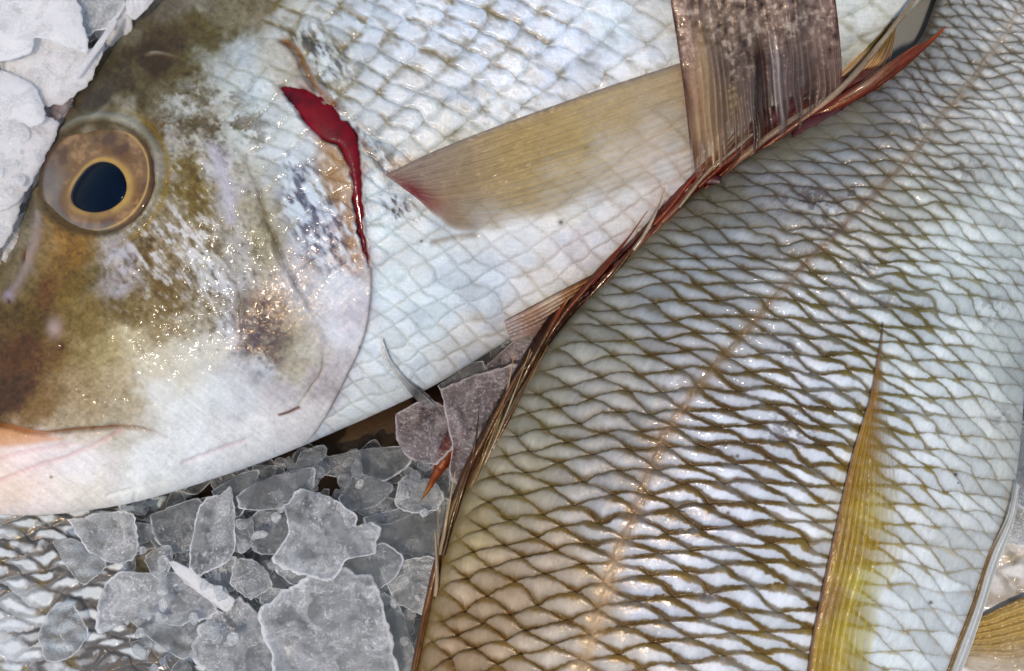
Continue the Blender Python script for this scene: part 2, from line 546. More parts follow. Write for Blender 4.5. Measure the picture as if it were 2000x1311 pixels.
CPA = [
 (40, 430, 118, 110, 86), (62, 480, 132, 122, 98), (15, 540, 122, 106, 70), (110, 260, 104, 94, 70), (150, 180, 100, 92, 70), (200, 100, 95, 88, 68), (250, 60, 110, 105, 85),
 (300, 110, 72, 58, 34), (330, 80, 84, 70, 42), (390, 50, 88, 76, 38), (425, 80, 92, 82, 50), (330, 25, 120, 112, 95), (450, 25, 130, 122, 95), (390, 8, 150, 145, 130), (520, 20, 112, 102, 72),
 (240, 170, 80, 72, 50), (190, 200, 72, 66, 50), (300, 165, 105, 98, 74), (360, 140, 92, 82, 50), (285, 210, 86, 76, 48), (425, 125, 152, 158, 150), (465, 95, 168, 182, 190),
 (445, 155, 190, 196, 188), (500, 180, 188, 203, 205), (480, 240, 170, 180, 170), (540, 112, 178, 180, 168), (560, 140, 172, 168, 152), (340, 220, 142, 144, 132), (385, 205, 118, 112, 90),
 (350, 270, 162, 158, 145), (405, 240, 142, 138, 122), (312, 258, 92, 72, 46), (260, 228, 166, 166, 152), (312, 335, 152, 142, 142), (365, 330, 104, 90, 38), (385, 400, 116, 100, 50),
 (355, 370, 110, 94, 42), (330, 410, 142, 132, 106), (300, 440, 150, 140, 115), (430, 320, 178, 178, 188), (442, 372, 168, 168, 174), (470, 330, 166, 166, 150), (500, 420, 156, 150, 124), (512, 470, 150, 145, 116),
 (462, 480, 168, 170, 168), (420, 480, 150, 142, 120), (100, 472, 160, 118, 55), (135, 482, 138, 102, 40), (90, 560, 104, 74, 34), (60, 620, 94, 78, 30), (150, 560, 112, 92, 40),
 (190, 545, 100, 88, 52), (40, 700, 90, 65, 34), (15, 765, 80, 58, 42), (100, 700, 112, 86, 50), (152, 680, 142, 124, 78), (180, 620, 120, 102, 58), (60, 795, 122, 96, 60), (150, 760, 152, 132, 96),
 (222, 740, 168, 152, 116), (240, 785, 172, 160, 132), (130, 818, 168, 152, 118), (232, 505, 165, 160, 162), (216, 560, 155, 148, 152), (250, 605, 104, 88, 50), (320, 560, 116, 98, 60),
 (360, 595, 122, 106, 70), (300, 625, 140, 125, 90), (405, 612, 138, 128, 102), (320, 500, 152, 138, 112), (295, 475, 120, 100, 64), (372, 500, 168, 168, 158), (405, 560, 172, 174, 172), (440, 560, 188, 194, 200),
 (250, 662, 182, 172, 136), (300, 705, 198, 192, 168), (205, 682, 162, 146, 96), (350, 700, 202, 200, 182), (300, 765, 215, 218, 212), (400, 685, 202, 202, 188), (425, 760, 208, 215, 216), (362, 795, 218, 225, 224),
 (485, 785, 204, 208, 212), (440, 640, 204, 212, 220), (482, 645, 106, 100, 108), (500, 610, 126, 114, 102), (540, 600, 160, 140, 120), (522, 665, 122, 112, 98), (560, 650, 150, 142, 116), (592, 622, 176, 166, 150),
 (562, 700, 166, 160, 138), (602, 690, 188, 184, 166), (582, 722, 170, 164, 138), (500, 725, 182, 188, 194), (540, 762, 188, 184, 188), (620, 745, 168, 160, 164), (645, 695, 180, 174, 178), (655, 640, 208, 213, 222),
 (684, 605, 186, 184, 194), (670, 560, 208, 215, 224), (622, 822, 208, 205, 203), (500, 840, 224, 226, 224), (560, 832, 215, 212, 210),
 (100, 872, 226, 214, 212), (50, 900, 236, 216, 210), (150, 905, 234, 230, 227), (30, 962, 240, 214, 192), (150, 960, 240, 230, 214), (300, 900, 232, 236, 234), (400, 880, 228, 232, 232), (300, 960, 236, 236, 226),
 (500, 885, 218, 220, 218), (60, 992, 242, 226, 216), (-60, 900, 235, 205, 190), (-80, 700, 88, 66, 40),
 (560, 300, 184, 198, 208), (600, 335, 152, 168, 184), (590, 390, 130, 142, 162), (640, 420, 152, 162, 180), (620, 470, 132, 140, 160), (560, 258, 188, 198, 194), (530, 330, 178, 182, 172), (600, 280, 178, 190, 198),
 (640, 350, 158, 130, 96), (655, 320, 148, 116, 78), (660, 440, 162, 152, 162), (682, 505, 165, 140, 132), (600, 540, 172, 170, 172), (640, 545, 204, 212, 220),
 (740, 300, 166, 180, 188), (725, 380, 198, 208, 208), (740, 450, 208, 221, 221), (800, 440, 205, 210, 206), (700, 230, 158, 170, 176), (650, 150, 150, 156, 152), (600, 110, 134, 128, 102), (640, 60, 174, 180, 180),
 (720, 60, 198, 208, 216), (800, 60, 204, 214, 224), (900, 60, 204, 216, 229), (900, 150, 208, 218, 228), (780, 170, 194, 198, 200), (800, 250, 208, 213, 213), (760, 230, 178, 183, 184), (1000, 60, 208, 218, 232),
 (1100, 100, 208, 218, 232), (1200, 60, 213, 225, 231), (1250, 120, 225, 225, 225), (1290, 60, 206, 206, 202), (1150, 170, 226, 227, 231), (1000, 190, 220, 225, 229), (880, 260, 208, 208, 198),
 (850, 600, 208, 221, 223), (950, 550, 208, 215, 219), (760, 560, 213, 225, 225), (730, 700, 218, 223, 221), (800, 700, 215, 221, 218), (900, 680, 202, 197, 187), (700, 795, 221, 223, 215), (1000, 500, 216, 216, 216),
 (1100, 400, 222, 216, 205), (1200, 350, 226, 221, 216), (1250, 420, 224, 211, 204), (1150, 480, 221, 211, 209), (1300, 330, 226, 211, 199), (1300, 400, 222, 203, 192), (1060, 560, 208, 198, 188), (950, 650, 198, 187, 178),
 (1340, 250, 208, 193, 174), (1690, 60, 228, 231, 219), (1650, 120, 208, 208, 188)]

LAT_A = fit_lattice([
 (790, 90, 64, 26, 30, -36), (1150, 100, 66, 35, 39, -34), (830, 600, 28, 28, 32, -21), (1100, 420, 31, 28, 31, -23), (1200, 330, 32, 30, 33, -26), (1000, 400, 30, 28, 31, -22), (1280, 420, 31, 29, 32, -25), (740, 760, 20, 24, 24, -12),
 (480, 200, 34, 18, 34, -24), (560, 30, 50, 24, 25, -32), (950, 220, 46, 28, 33, -31), (720, 500, 28, 24, 30, -20), (1000, 560, 30, 30, 33, -22), (500, 450, 28, 20, 30, -22), (1340, 0, 66, 38, 40, -34)], deg=3, tail=True)


def build_fish_a():
    x, y, z, v, nu = body_grid(A_D, A_V, A_H, 0.0, 2.5, 0.56, 1150, 690, skew=[(300, 0), (560, -.05), (900, -.38), (1400, -.42)])
    up = np.zeros(x.shape, bool); up[:nu] = True
    wx = x + 17 * fbm(x, y, 60, 21, 5) + 8 * fbm(x, y, 16, 22, 4)
    wy = y + 17 * fbm(x, y, 60, 31, 5) + 8 * fbm(x, y, 16, 32, 4)
    C = lin(cfield(wx, wy, CPA))
    h = np.zeros(x.shape)
    n_big = fbm(x, y, 90, 1, 4); n_mid = fbm(x, y, 28, 2, 4); n_fin = fbm(x, y, 9, 3, 3)
    # which parts carry scales: behind the gill cover, and the gill cover's own cheek scales
    gd, gt, gs = polydist(x, y, GILL, reach=4000)
    behind = sst(-6, 10, -gs * gd)               # right of the gill edge
    behind = np.where(y < 75, sst(470, 560, x + 0.25 * (y - 75)), behind)
    oper = polymask(x, y, [(410, 150), (470, 95), (560, 120), (610, 200), (660, 280), (690, 420), (700, 540), (640, 560), (590, 520), (545, 430), (490, 330), (440, 250)], 26)
    sm = np.clip(behind + 0.75 * oper, 0, 1) * np.where(up, 1, 0)
    U, V = LAT_A(x + 2 * n_mid + 1.2 * n_fin + 7 * fbm(x, y, 70, 5, 2), y + 2 * fbm(x, y, 28, 6, 3) + 7 * fbm(x, y, 70, 7, 2))
    n, p, q, ef, ec, r1, r2 = scales(U, V, 1.4)
    ed = np.minimum(ef, ec)
    lens = sst(0.0, 0.42, ed)
    # brown pockets at the corners where scales meet, strongest on the back
    pocket = np.exp(-((ef / 0.5) ** 2 + (ec / 0.85) ** 2)) + 0.9 * np.exp(-((ec / 0.35) ** 2 + (np.abs(p) / 0.6) ** 2))
    back = cfield(x, y, [(620, 20, 1.0), (800, 60, .85), (1000, 60, .65), (1200, 80, .38), (700, 160, .75), (900, 170, .55), (1050, 180, .4), (800, 250, .45), (740, 330, .35), (850, 600, .10),
                         (1000, 480, .10), (1200, 400, .12), (760, 560, .08), (750, 720, .05), (500, 200, .22), (600, 420, .3), (1300, 30, .3), (950, 600, .12), (1300, 330, .1)], 30)[..., 0]
    pk = np.clip(pocket * 1.15 + 0.3 * n_fin + .25 * n_mid, 0, 1.3) * back * (.55 + .9 * r1)
    C = mixc(C, lin((118, 104, 66)), np.clip(pk * 1.15, 0, .85) * np.clip(.55 + .9 * fbm(x, y, 38, 20, 3), 0, 1) * sm)
    C = mixc(C, lin((235, 242, 248)), (lens * 0.30 * (0.4 + r1)) * sm)
    soft_n = fbm(x, y, 44, 15, 3)
    line = np.exp(-(np.abs(ef) / 0.13) ** 2) * sst(-.25, .55, soft_n)
    C = mixc(C, lin((140, 140, 128)), line * (0.13 + 0.10 * back) * sm)
    C = C * (1 - .05 * (1 - lens) * sm)[..., None]
    cl_ = fbm(x, y, 48, 23, 4)
    C = mixc(C, lin((168, 178, 188)), sst(.0, .8, cl_) * sm * .38)
    C = mixc(C, lin((236, 232, 220)), sst(.1, .8, -cl_) * sm * .25)
    C = mixc(C, lin((126, 112, 80)), sst(.1, .7, soft_n + .4 * n_mid - .25) * back * .55 * sm * (1 - .6 * lens))
    C = C * (1 + (r2 - 0.5)[..., None] * 0.14 * sm[..., None]) * (1 - sm[..., None] * np.array([.035, 0.0, -.02]))
    dg = fbm((x * .82 + y * .57) / 2.2, -x * .57 + y * .82, 17, 19, 4)
    C = mixc(C, lin((122, 112, 82)), np.clip(sst(.05, .7, dg) * back * 1.0 * sm * (1 - .45 * lens), 0, .8))
    # iridescent streaks inside the scales
    st = fbm(U * 9, V * 1.5, 1.0, 41, 2)
    C = C * (1 + 0.05 * (st * sm)[..., None])
    hs = cfield(x, y, [(800, 80, 2.2), (1150, 100, 1.7), (850, 600, 1.2), (740, 760, 1.6), (1200, 400, 1.2), (500, 200, 2.2), (620, 420, 1.6)], 60)[..., 0]
    h += sm * hs * (0.9 * lens + 0.55 * q + 0.25 * (r1 - .5) - 0.8 * np.clip(pocket, 0, 1) * back)
    # ---- head: mottling
    spk = fbm(x * 1.0, y * 1.0, 16, 51, 4)
    m = polymask(x, y, [(320, 190), (440, 150), (540, 260), (480, 320), (400, 330), (330, 300)], 40)
    spa = fbm(x + 8 * n_fin, y + 8 * n_mid, 22, 56, 5)
    C = mixc(C, lin((84, 76, 58)), m * sst(-0.05, 0.75, spa) * 0.8)
    C = mixc(C, lin((190, 198, 194)), m * sst(0.0, 0.75, -spa) * 0.75)
    # streaky blue-grey mottling of the gill cover
    xr = x * 0.52 + y * 0.85; yr = -x * 0.85 + y * 0.52
    spk2 = fbm(xr / 2.4, yr, 9, 52, 4)
    m = polymask(x, y, [(560, 300), (640, 340), (690, 420), (690, 520), (640, 530), (590, 500), (545, 400)], 34)
    C = mixc(C, lin((70, 80, 104)), m * sst(-0.1, 0.65, spk2) * 0.85)
    C = mixc(C, lin((205, 222, 232)), m * sst(0.0, 0.65, -spk2) * 0.75)
    m = polymask(x, y, [(640, 190), (720, 260), (800, 330), (740, 350), (690, 270), (610, 140), (560, 60), (620, 50), (700, 130)], 30)
    C = mixc(C, lin((74, 80, 86)), m * sst(-0.15, 0.5, spk2) * 0.85)
    C = mixc(C, lin((206, 222, 226)), m * sst(0.1, 0.55, -spk2) * 0.55)
    # oblique streaks of the cheek below the eye
    xs_ = x * 0.62 + y * 0.78; ys_ = -x * 0.78 + y * 0.62
    spk3 = fbm(xs_ / 2.8, ys_, 9, 53, 4)
    m = polymask(x, y, [(250, 460), (330, 400), (420, 420), (450, 540), (430, 610), (330, 560), (240, 520)], 36)
    C = mixc(C, lin((208, 210, 212)), m * sst(0.1, 0.6, spk3) * 0.75)
    C = mixc(C, lin((92, 76, 44)), m * sst(0.1, 0.6, -spk3) * 0.7)
    m = polymask(x, y, [(205, 480), (260, 470), (250, 560), (225, 580), (205, 540)], 18)
    C = mixc(C, lin((178, 178, 188)), m * sst(-0.2, 0.4, spk) * 0.8)
    # crisp little flecks: silver where pigment is rubbed off, olive where it is kept
    fk = fbm(xs_ / 1.7, ys_, 7, 57, 4)
    hm = np.clip(1 - behind - .6 * oper, 0, 1) * polymask(x, y, [(330, 190), (440, 120), (540, 120), (560, 200), (500, 400), (560, 560), (480, 700), (360, 680), (240, 600), (200, 500), (300, 440), (320, 250)], 50)
    C = mixc(C, lin((196, 196, 184)), hm * sst(.2, .9, fk) * .42)
    C = mixc(C, lin((78, 66, 40)), hm * sst(.2, .9, -fk) * .5)
    # general skin variation on the head
    head = np.clip(1 - behind - 0.6 * oper, 0, 1)
    brn = sst(.62, .25, C.mean(-1))                       # pale throat and cheeks are smooth, the olive parts grainy
    C = C * (1 + head[..., None] * (0.06 * n_big + (.03 + 0.10 * brn) * n_mid + (.03 + 0.15 * brn) * n_fin + (.03 + .09 * brn) * fbm(x, y, 5, 18, 2))[..., None])
    lum = C.mean(-1, keepdims=True)
    C = C * (1 - .22 * head[..., None]) + lum * .22 * head[..., None]
    h += head * (3.0 * n_big + 1.3 * n_mid + .35 * n_fin)
    scr = fbm((x * .8 + y * .6) / 7, (-x * .6 + y * .8), 5, 55, 3)
    C = C * (1 + head[..., None] * (.07 * scr)[..., None])
    # purple-grey speckled patch on the cheek
    m = polymask(x, y, [(468, 600), (520, 575), (570, 640), (545, 720), (500, 740), (478, 690)], 22)
    C = mixc(C, lin((84, 76, 84)), m * sst(-0.2, 0.5, spk) * 0.65)
    # ---- folds of the head (grooves and plates)
    for pts, wd, dp, colr, ca in ((PREOP1, 11, 4.5, (122, 110, 92), .45), (PREOP2, 5.5, 7, (98, 84, 62), .75), (PREOP3, 4.5, 3.5, (160, 150, 132), .4)):
        d, t, s = polydist(x + 5 * n_mid, y, pts)
        env = np.sin(np.clip(t, 0, 1) * np.pi) ** 1.0 * (.75 + .5 * fbm(x, y, 40, 16, 3))
        wd = wd * (.8 + .6 * fbm(x, y, 34, 17, 2) ** 2)
        g = np.exp(-(d / wd) ** 2) * env
        h += np.where(np.isfinite(d), -dp * g + 2.6 * np.exp(-np.clip(d, 0, 99) / 34) * (s > 0) * env, 0)
        C = mixc(C, lin(colr), np.where(np.isfinite(d), g * ca, 0))
    # rounded white streak between the folds
    d, t, s = polydist(x, y, [(415, 290), (432, 330), (445, 385), (452, 430)])
    C = mixc(C, lin((186, 186, 198)), np.exp(-(d / 11) ** 2) * .7); h += 4 * np.exp(-(d / 12) ** 2)
    # gill cover: stands above the body behind it
    gg = np.where(gs * gd > 0, np.exp(-np.abs(gd) / 90), np.exp(-np.abs(gd) / 4)) * sst(0.0, 0.08, gt) * (1 - sst(0.93, 1.0, gt))
    h += 9.0 * gg * np.where(up, 1, 0)
    d = np.abs(gd)
    ge = np.exp(-(d / 4.5) ** 2) * sst(0.03, 0.1, gt) * (1 - sst(0.85, 1.0, gt))
    C = mixc(C, lin((128, 112, 104)), ge * .55)
    wn_x = x + 6 * fbm(x, y, 30, 59, 3); wn_y = y + 6 * fbm(x, y, 30, 58, 3)
    cl = polymask(wn_x, wn_y, CLEFT, 5)
    h -= 17 * cl
    C = mixc(C, lin((96, 4, 16)), sst(.25, .8, cl))
    nr_ = polymask(wn_x, wn_y, CLEFT, 26)
    C = mixc(C, lin((150, 62, 66)), nr_ * (1 - cl) * sst(-.4, .5, spk2) * .75)
    # soft flap of the cover, tan next to the cleft
    m = polymask(x, y, [(612, 265), (640, 270), (668, 300), (690, 360), (700, 440), (700, 520), (676, 500), (664, 430), (640, 380), (622, 320)], 10)
    C = mixc(C, lin((146, 112, 74)), m * 0.6 * sst(-.6, .5, spk2 + .3)); h -= 3 * m
    d, t, s = polydist(x, y, [(552, 80), (580, 100), (600, 140), (618, 172), (650, 205)])
    C = mixc(C, lin((120, 74, 36)), np.exp(-(d / 7) ** 2) * .75); h -= 4 * np.exp(-(d / 7) ** 2)
    # mouth and jaw lines
    d, t, s = polydist(x, y, [(-120, 800), (-40, 822), (20, 832), (80, 845), (160, 838), (240, 834), (290, 840), (325, 855)])
    tp = 1 - sst(0.7, 1, t)
    h += np.where(np.isfinite(d), (-12 * np.exp(-(d / 6) ** 2) + 7 * np.exp(-np.clip(d, 0, 99) / 22) * (s < 0)) * tp, 0)
    C = mixc(C, lin((120, 78, 50)), np.where(np.isfinite(d), np.exp(-(d / 4.0) ** 2) * (0.3 + .6 * tp), 0))
    m = polymask(x, y, [(-80, 838), (20, 832), (90, 848), (125, 858), (60, 868), (-80, 880)], 8)
    C = mixc(C, lin((205, 150, 105)), m * .75)
    for pts, a_ in (([(-40, 955), (60, 915), (150, 885), (235, 842)], .35), ([(360, 905), (420, 882), (480, 862)], .22), ([(-40, 905), (60, 880), (140, 868)], .28)):
        d, t, s = polydist(x, y, pts)
        C = mixc(C, lin((205, 150, 155)), np.where(np.isfinite(d), np.exp(-(d / 5) ** 2) * a_, 0)); h -= 2.5 * np.exp(-(np.clip(d, 0, 99) / 5) ** 2)
    # fold under the chin
    d, t, s = polydist(x, y, [(210, 970), (235, 962), (262, 960), (262, 985)])
    h -= 3 * np.exp(-(np.clip(d, 0, 99) / 4) ** 2)
    # snout: nostril ridge, pits, pale scars
    d, t, s = polydist(x, y, [(78, 420), (72, 470), (55, 520), (35, 560), (18, 585)])
    h += 7 * np.exp(-(np.clip(d, 0, 99) / 13) ** 2); C = mixc(C, lin((165, 150, 150)), np.exp(-(d / 9) ** 2) * .5)
    for (px, py, sx, sy, cc, dep) in ((46, 498, 5, 16, (92, 38, 18), 7), (22, 578, 10, 12, (150, 138, 150), -4), (20, 590, 4, 5, (70, 48, 50), 6), (106, 640, 15, 20, (172, 152, 148), -5),
                                       (120, 676, 6, 9, (70, 52, 34), 3), (300, 135, 22, 30, (64, 50, 30), 3), (458, 62, 9, 9, (92, 86, 58), 3)):
        g = np.exp(-((x - px) / sx) ** 2 - ((y - py) / sy) ** 2)
        C = mixc(C, lin(cc), g * .85); h -= dep * g
    # pale ridge from the eye up over the forehead
    for pts, wd in (([(82, 360), (110, 318), (150, 275), (190, 232), (220, 195), (250, 170)], 7), ([(240, 130), (275, 112), (310, 103), (350, 112)], 3.5)):
        d, t, s = polydist(x, y, pts)
        g = np.exp(-(np.clip(d, 0, 99) / wd) ** 2) * np.sin(np.clip(t, 0.02, .98) * np.pi) ** .5
        g = g * np.clip(.6 + .8 * n_mid, 0, 1); h += 4.5 * g; C = mixc(C, lin((165, 160, 145)), g * .5)
        g = np.exp(-(np.clip(d - 10, -99, 99) / 8) ** 2) * (s > 0); h -= 1.5 * g
    # brow fold and rim of the eye socket
    ex, ey = eye_local(x, y)
    er = np.hypot(ex, ey)
    h += 9 * np.exp(-((er - 1.16) / 0.09) ** 2) * np.where(er > 1, 1, 1)
    C = mixc(C, lin((74, 62, 38)), np.exp(-((er - 1.05) / 0.05) ** 2) * .75)
    C = mixc(C, lin((158, 158, 142)), np.exp(-((er - 1.2) / 0.07) ** 2) * sst(-.5, .9, -ey * .8 + ex * .5) * .6)
    C = mixc(C, lin((126, 106, 48)), np.exp(-((er - 1.34) / 0.06) ** 2) * sst(-.2, .9, ex * .9) * .6)
    h -= 34 * (1 - sst(0.86, 1.04, er))
    # little nick on the gill cover
    d, t, s = polydist(x, y, [(545, 808), (562, 802), (582, 793)])
    C = mixc(C, lin((92, 50, 34)), np.exp(-(d / 3.2) ** 2) * .9)
    # grazed, blood-tinged root of the side fin
    for (px, py, sx, sy, cc, w_) in ((765, 338, 16, 7, (90, 22, 36), .8), (795, 318, 40, 12, (176, 140, 96), .5), (790, 405, 26, 12, (150, 140, 150), .4)):
        g = np.exp(-((x - px) / sx) ** 2 - ((y - py) / sy) ** 2); C = mixc(C, lin(cc), g * w_)
    m = polymask(x, y, [(745, 370), (790, 385), (815, 430), (780, 440), (750, 410)], 14)
    C = mixc(C, lin((60, 62, 76)), m * sst(0.1, 0.45, spk2) * .85); h -= 4 * m * sst(0, .5, spk2)
    d, t, s = polydist(x, y, [(845, 475), (870, 468), (900, 462), (930, 460)])
    C = mixc(C, lin((120, 98, 62)), np.exp(-(d / 5) ** 2) * .55); h -= 4 * np.exp(-(np.clip(d, 0, 99) / 6) ** 2)
    # specks
    for (px, py, r_) in ((1095, 434, 6), (1145, 289, 5), (823, 471, 3), (100, 932, 3), (700, 675, 2.5)):
        C = mixc(C, lin((70, 60, 34)), np.exp(-((x - px) ** 2 + (y - py) ** 2) / r_ ** 2) * .85)
    h = np.where(up, h, 0) * np.clip(1.2 - np.abs(v) ** 14, 0, 1)
    h = np.where((x > -150) & (x < 2100), h, 0)
    zr = Raster(x[:nu], y[:nu], z[:nu])
    X, Y, Z = displaced(x, y, z, h, nu)
    root = thing('fish', 'olive-headed silver fish lying across the ice with a red gash at its gill', 'fish', 500, 500, -200, 'fish laid on the ice')
    wet = cfield(x, y, [(500, 640, 1.1), (560, 600, 1.0), (460, 680, .9), (640, 520, .6), (690, 480, .65), (750, 420, .6), (800, 300, .7), (900, 250, .9), (1000, 190, 1.0), (1100, 150, 1.1), (1200, 110, 1.1), (1300, 60, 1.0), (1150, 60, .7), (900, 150, .45), (700, 130, .3), (300, 650, -.5), (200, 600, -.4), (150, 700, -.5), (300, 760, -.5), (400, 720, -.6), (380, 580, -1.0), (430, 600, -.5), (400, 650, -.9), (410, 520, -.5), (300, 500, -.6), (350, 440, -.5), (250, 420, -.4), (430, 400, -.4), (250, 740, -.7), (350, 640, -.6),
                             (420, 800, -.2), (200, 900, -.1), (600, 760, 0), (800, 600, .1), (1000, 500, .1), (1200, 400, .1), (500, 250, 0), (300, 130, .0), (100, 300, .0), (420, 140, .3), (560, 400, .0)], 40)[..., 0]
    make_mesh('body', world(X, Y, Z).reshape(-1, 3), closed_tube(x.shape[0], x.shape[1]), M_SKIN_A, root, C, {'wet': wet})
    return root, zr


# ---- eye: outline of the eyeball's opening, as radius by angle
EYE_C = (190.0, 345.0)
EYE_PTS = np.array([(292, 330), (288, 370), (268, 408), (238, 436), (195, 451), (150, 446), (112, 424), (90, 390), (86, 350), (98, 310), (124, 278), (158, 256), (198, 247), (238, 252), (270, 274), (287, 300)], F)
PUP_PTS = np.array([(247, 365), (242, 385), (225, 402), (203, 412), (178, 414), (156, 408), (140, 396), (139, 380), (146, 362), (158, 344), (172, 328), (190, 318), (208, 317), (226, 324), (240, 340)], F)


def polar_radius(pts, c, ang):
    a = np.arctan2(pts[:, 1] - c[1], pts[:, 0] - c[0]); r = np.hypot(pts[:, 0] - c[0], pts[:, 1] - c[1])
    o = np.argsort(a); a = a[o]; r = r[o]
    a = np.r_[a - 2 * np.pi, a, a + 2 * np.pi]; r = np.r_[r, r, r]
    val = np.interp(ang, a, r)
    s = 0
    for dlt in (-0.16, -0.08, 0, 0.08, 0.16):
        s = s + np.interp((ang + dlt + np.pi) % (2 * np.pi) - np.pi, a, r)
    return s / 5


def eye_local(x, y):
    dx, dy = x - EYE_C[0], y - EYE_C[1]
    ang = np.arctan2(dy, dx)
    R = polar_radius(EYE_PTS, EYE_C, ang)
    return dx / R, dy / R


def build_eye(root, zr):
    # tilted plane under the eyeball, from the flank's own height round it
    a = np.linspace(-np.pi, np.pi, 96, endpoint=False)
    R = polar_radius(EYE_PTS, EYE_C, a)
    bx = EYE_C[0] + R * np.cos(a); by = EYE_C[1] + R * np.sin(a)
    bz = zr.at(bx, by)
    M = np.c_[np.ones_like(bx), bx - EYE_C[0], by - EYE_C[1]]
    co = np.linalg.lstsq(M, bz, rcond=None)[0]
    nr, na = 72, 240
    a = np.linspace(-np.pi, np.pi, na, endpoint=False)
    rr = np.linspace(0.0, 1.10, nr)
    R = polar_radius(EYE_PTS, EYE_C, a)
    x = EYE_C[0] + rr[:, None] * R * np.cos(a); y = EYE_C[1] + rr[:, None] * R * np.sin(a)
    plane = co[0] + co[1] * (x - EYE_C[0]) + co[2] * (y - EYE_C[1])
    edgez = zr.at(x, y)
    dome = 30 * np.sqrt(np.clip(1 - (rr[:, None] / 1.12) ** 2, 0, 1)) + 0 * x
    z = plane - 14 + dome
    pc = PUP_PTS.mean(0)
    pr = polar_radius(PUP_PTS, pc, np.arctan2(y - pc[1], x - pc[0]))
    pd = np.hypot(x - pc[0], y - pc[1]) / pr          # 1 at the pupil's rim
    er = rr[:, None] + 0 * x
    n1 = fbm(x, y, 30, 61, 4); n2 = fbm(np.arctan2(y - pc[1], x - pc[0]) * 8, pd * 3, 1.0, 62, 3)
    C = np.zeros(x.shape + (3,)) + lin((124, 102, 80))
    an_ = np.arctan2(y - pc[1], x - pc[0])
    C = mixc(C, lin((190, 156, 92)), np.exp(-((pd - 1.10) / (0.13 + .06 * np.cos(an_ - .5))) ** 2) * (.62 + .3 * np.cos(an_ + .9) + .25 * n1))
    C = mixc(C, lin((120, 88, 58)), np.exp(-((pd - 1.5 - .12 * n1) / 0.18) ** 2) * (.5 + .5 * n2))
    C = mixc(C, lin((176, 142, 108)), sst(0.0, .7, n1 + .3 * n2) * .6 * sst(1.2, 1.5, pd))
    C = mixc(C, lin((92, 76, 70)), sst(0.05, .7, -n1 - .2 * n2) * .7 * sst(1.25, 1.5, pd))
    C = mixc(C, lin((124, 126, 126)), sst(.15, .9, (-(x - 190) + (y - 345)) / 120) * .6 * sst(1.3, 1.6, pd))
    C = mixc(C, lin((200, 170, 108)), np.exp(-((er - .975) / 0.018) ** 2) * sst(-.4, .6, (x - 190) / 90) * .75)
    C = mixc(C, lin((84, 68, 46)), sst(.98, 1.05, er) * .8)
    C = mixc(C, lin((14, 20, 30)), 1 - sst(.96, 1.04, pd))
    V = world(x, y, z).reshape(-1, 3)
    f = grid_faces(nr, na)
    w = np.stack([np.arange(nr - 1) * na + na - 1, np.arange(nr - 1) * na, (np.arange(nr - 1) + 1) * na, (np.arange(nr - 1) + 1) * na + na - 1], -1)
    eye = make_mesh('eye', V, np.vstack([f, w]), M_EYE, root, C)
    # pupil: a glossy lens standing slightly proud of the iris
    rr = np.linspace(0, 1, 26)
    x = pc[0] + rr[:, None] * polar_radius(PUP_PTS, pc, a) * np.cos(a); y = pc[1] + rr[:, None] * polar_radius(PUP_PTS, pc, a) * np.sin(a)
    R2 = polar_radius(EYE_PTS, EYE_C, np.arctan2(y - EYE_C[1], x - EYE_C[0]))
    e2 = np.hypot(x - EYE_C[0], y - EYE_C[1]) / R2
    z = co[0] + co[1] * (x - EYE_C[0]) + co[2] * (y - EYE_C[1]) - 14 + 30 * np.sqrt(np.clip(1 - (e2 / 1.12) ** 2, 0, 1)) + 1.2 + 7 * np.sqrt(np.clip(1 - rr[:, None] ** 2, 0, 1))
    f = grid_faces(26, na)
    w = np.stack([np.arange(25) * na + na - 1, np.arange(25) * na, (np.arange(25) + 1) * na, (np.arange(25) + 1) * na + na - 1], -1)
    p = make_mesh('pupil', world(x, y, z).reshape(-1, 3) - np.array(root.location) + np.array(root.location), np.vstack([f, w]), M_PUPIL, root)
    p.parent = eye
    return eye


def build_patch(name, poly, zr, mat, parent, lift=2.0, dome=4.0):
    """thin domed patch lying on a flank"""
    P = spline(list(poly) + [poly[0]], 121)[:-1]
    c = P.mean(0)
    # skeleton-free: rings shrink towards the nearest point of the patch's long axis
    d = P - c
    cov = d.T @ d
    w, e = np.linalg.eigh(cov)
    ax = e[:, 1]
    t = d @ ax
    # local centre line by averaging the two sides at the same position along the axis
    o = np.argsort(t)
    cen = np.zeros_like(P)
    for i in range(len(P)):
        wgt = np.exp(-((t - t[i]) / (0.06 * np.ptp(t) + 1)) ** 2)
        cen[i] = (P * wgt[:, None]).sum(0) / wgt.sum()
    rr = np.array([0, .25, .5, .7, .85, .95, 1.0])
    X = cen[None] * (1 - rr[:, None, None]) + P[None] * rr[:, None, None]
    z = zr.at(X[..., 0], X[..., 1]) + lift + dome * np.sqrt(np.clip(1 - rr[:, None] ** 2, 0, 1))
    z[-1] -= lift + 3
    n = len(P)
    f = grid_faces(len(rr), n)
    k = np.arange(len(rr) - 1)
    wv = np.stack([k * n + n - 1, k * n, (k + 1) * n, (k + 1) * n + n - 1], -1)
    return make_mesh(name, world(X[..., 0], X[..., 1], z).reshape(-1, 3), np.vstack([f, wv]), mat, parent)


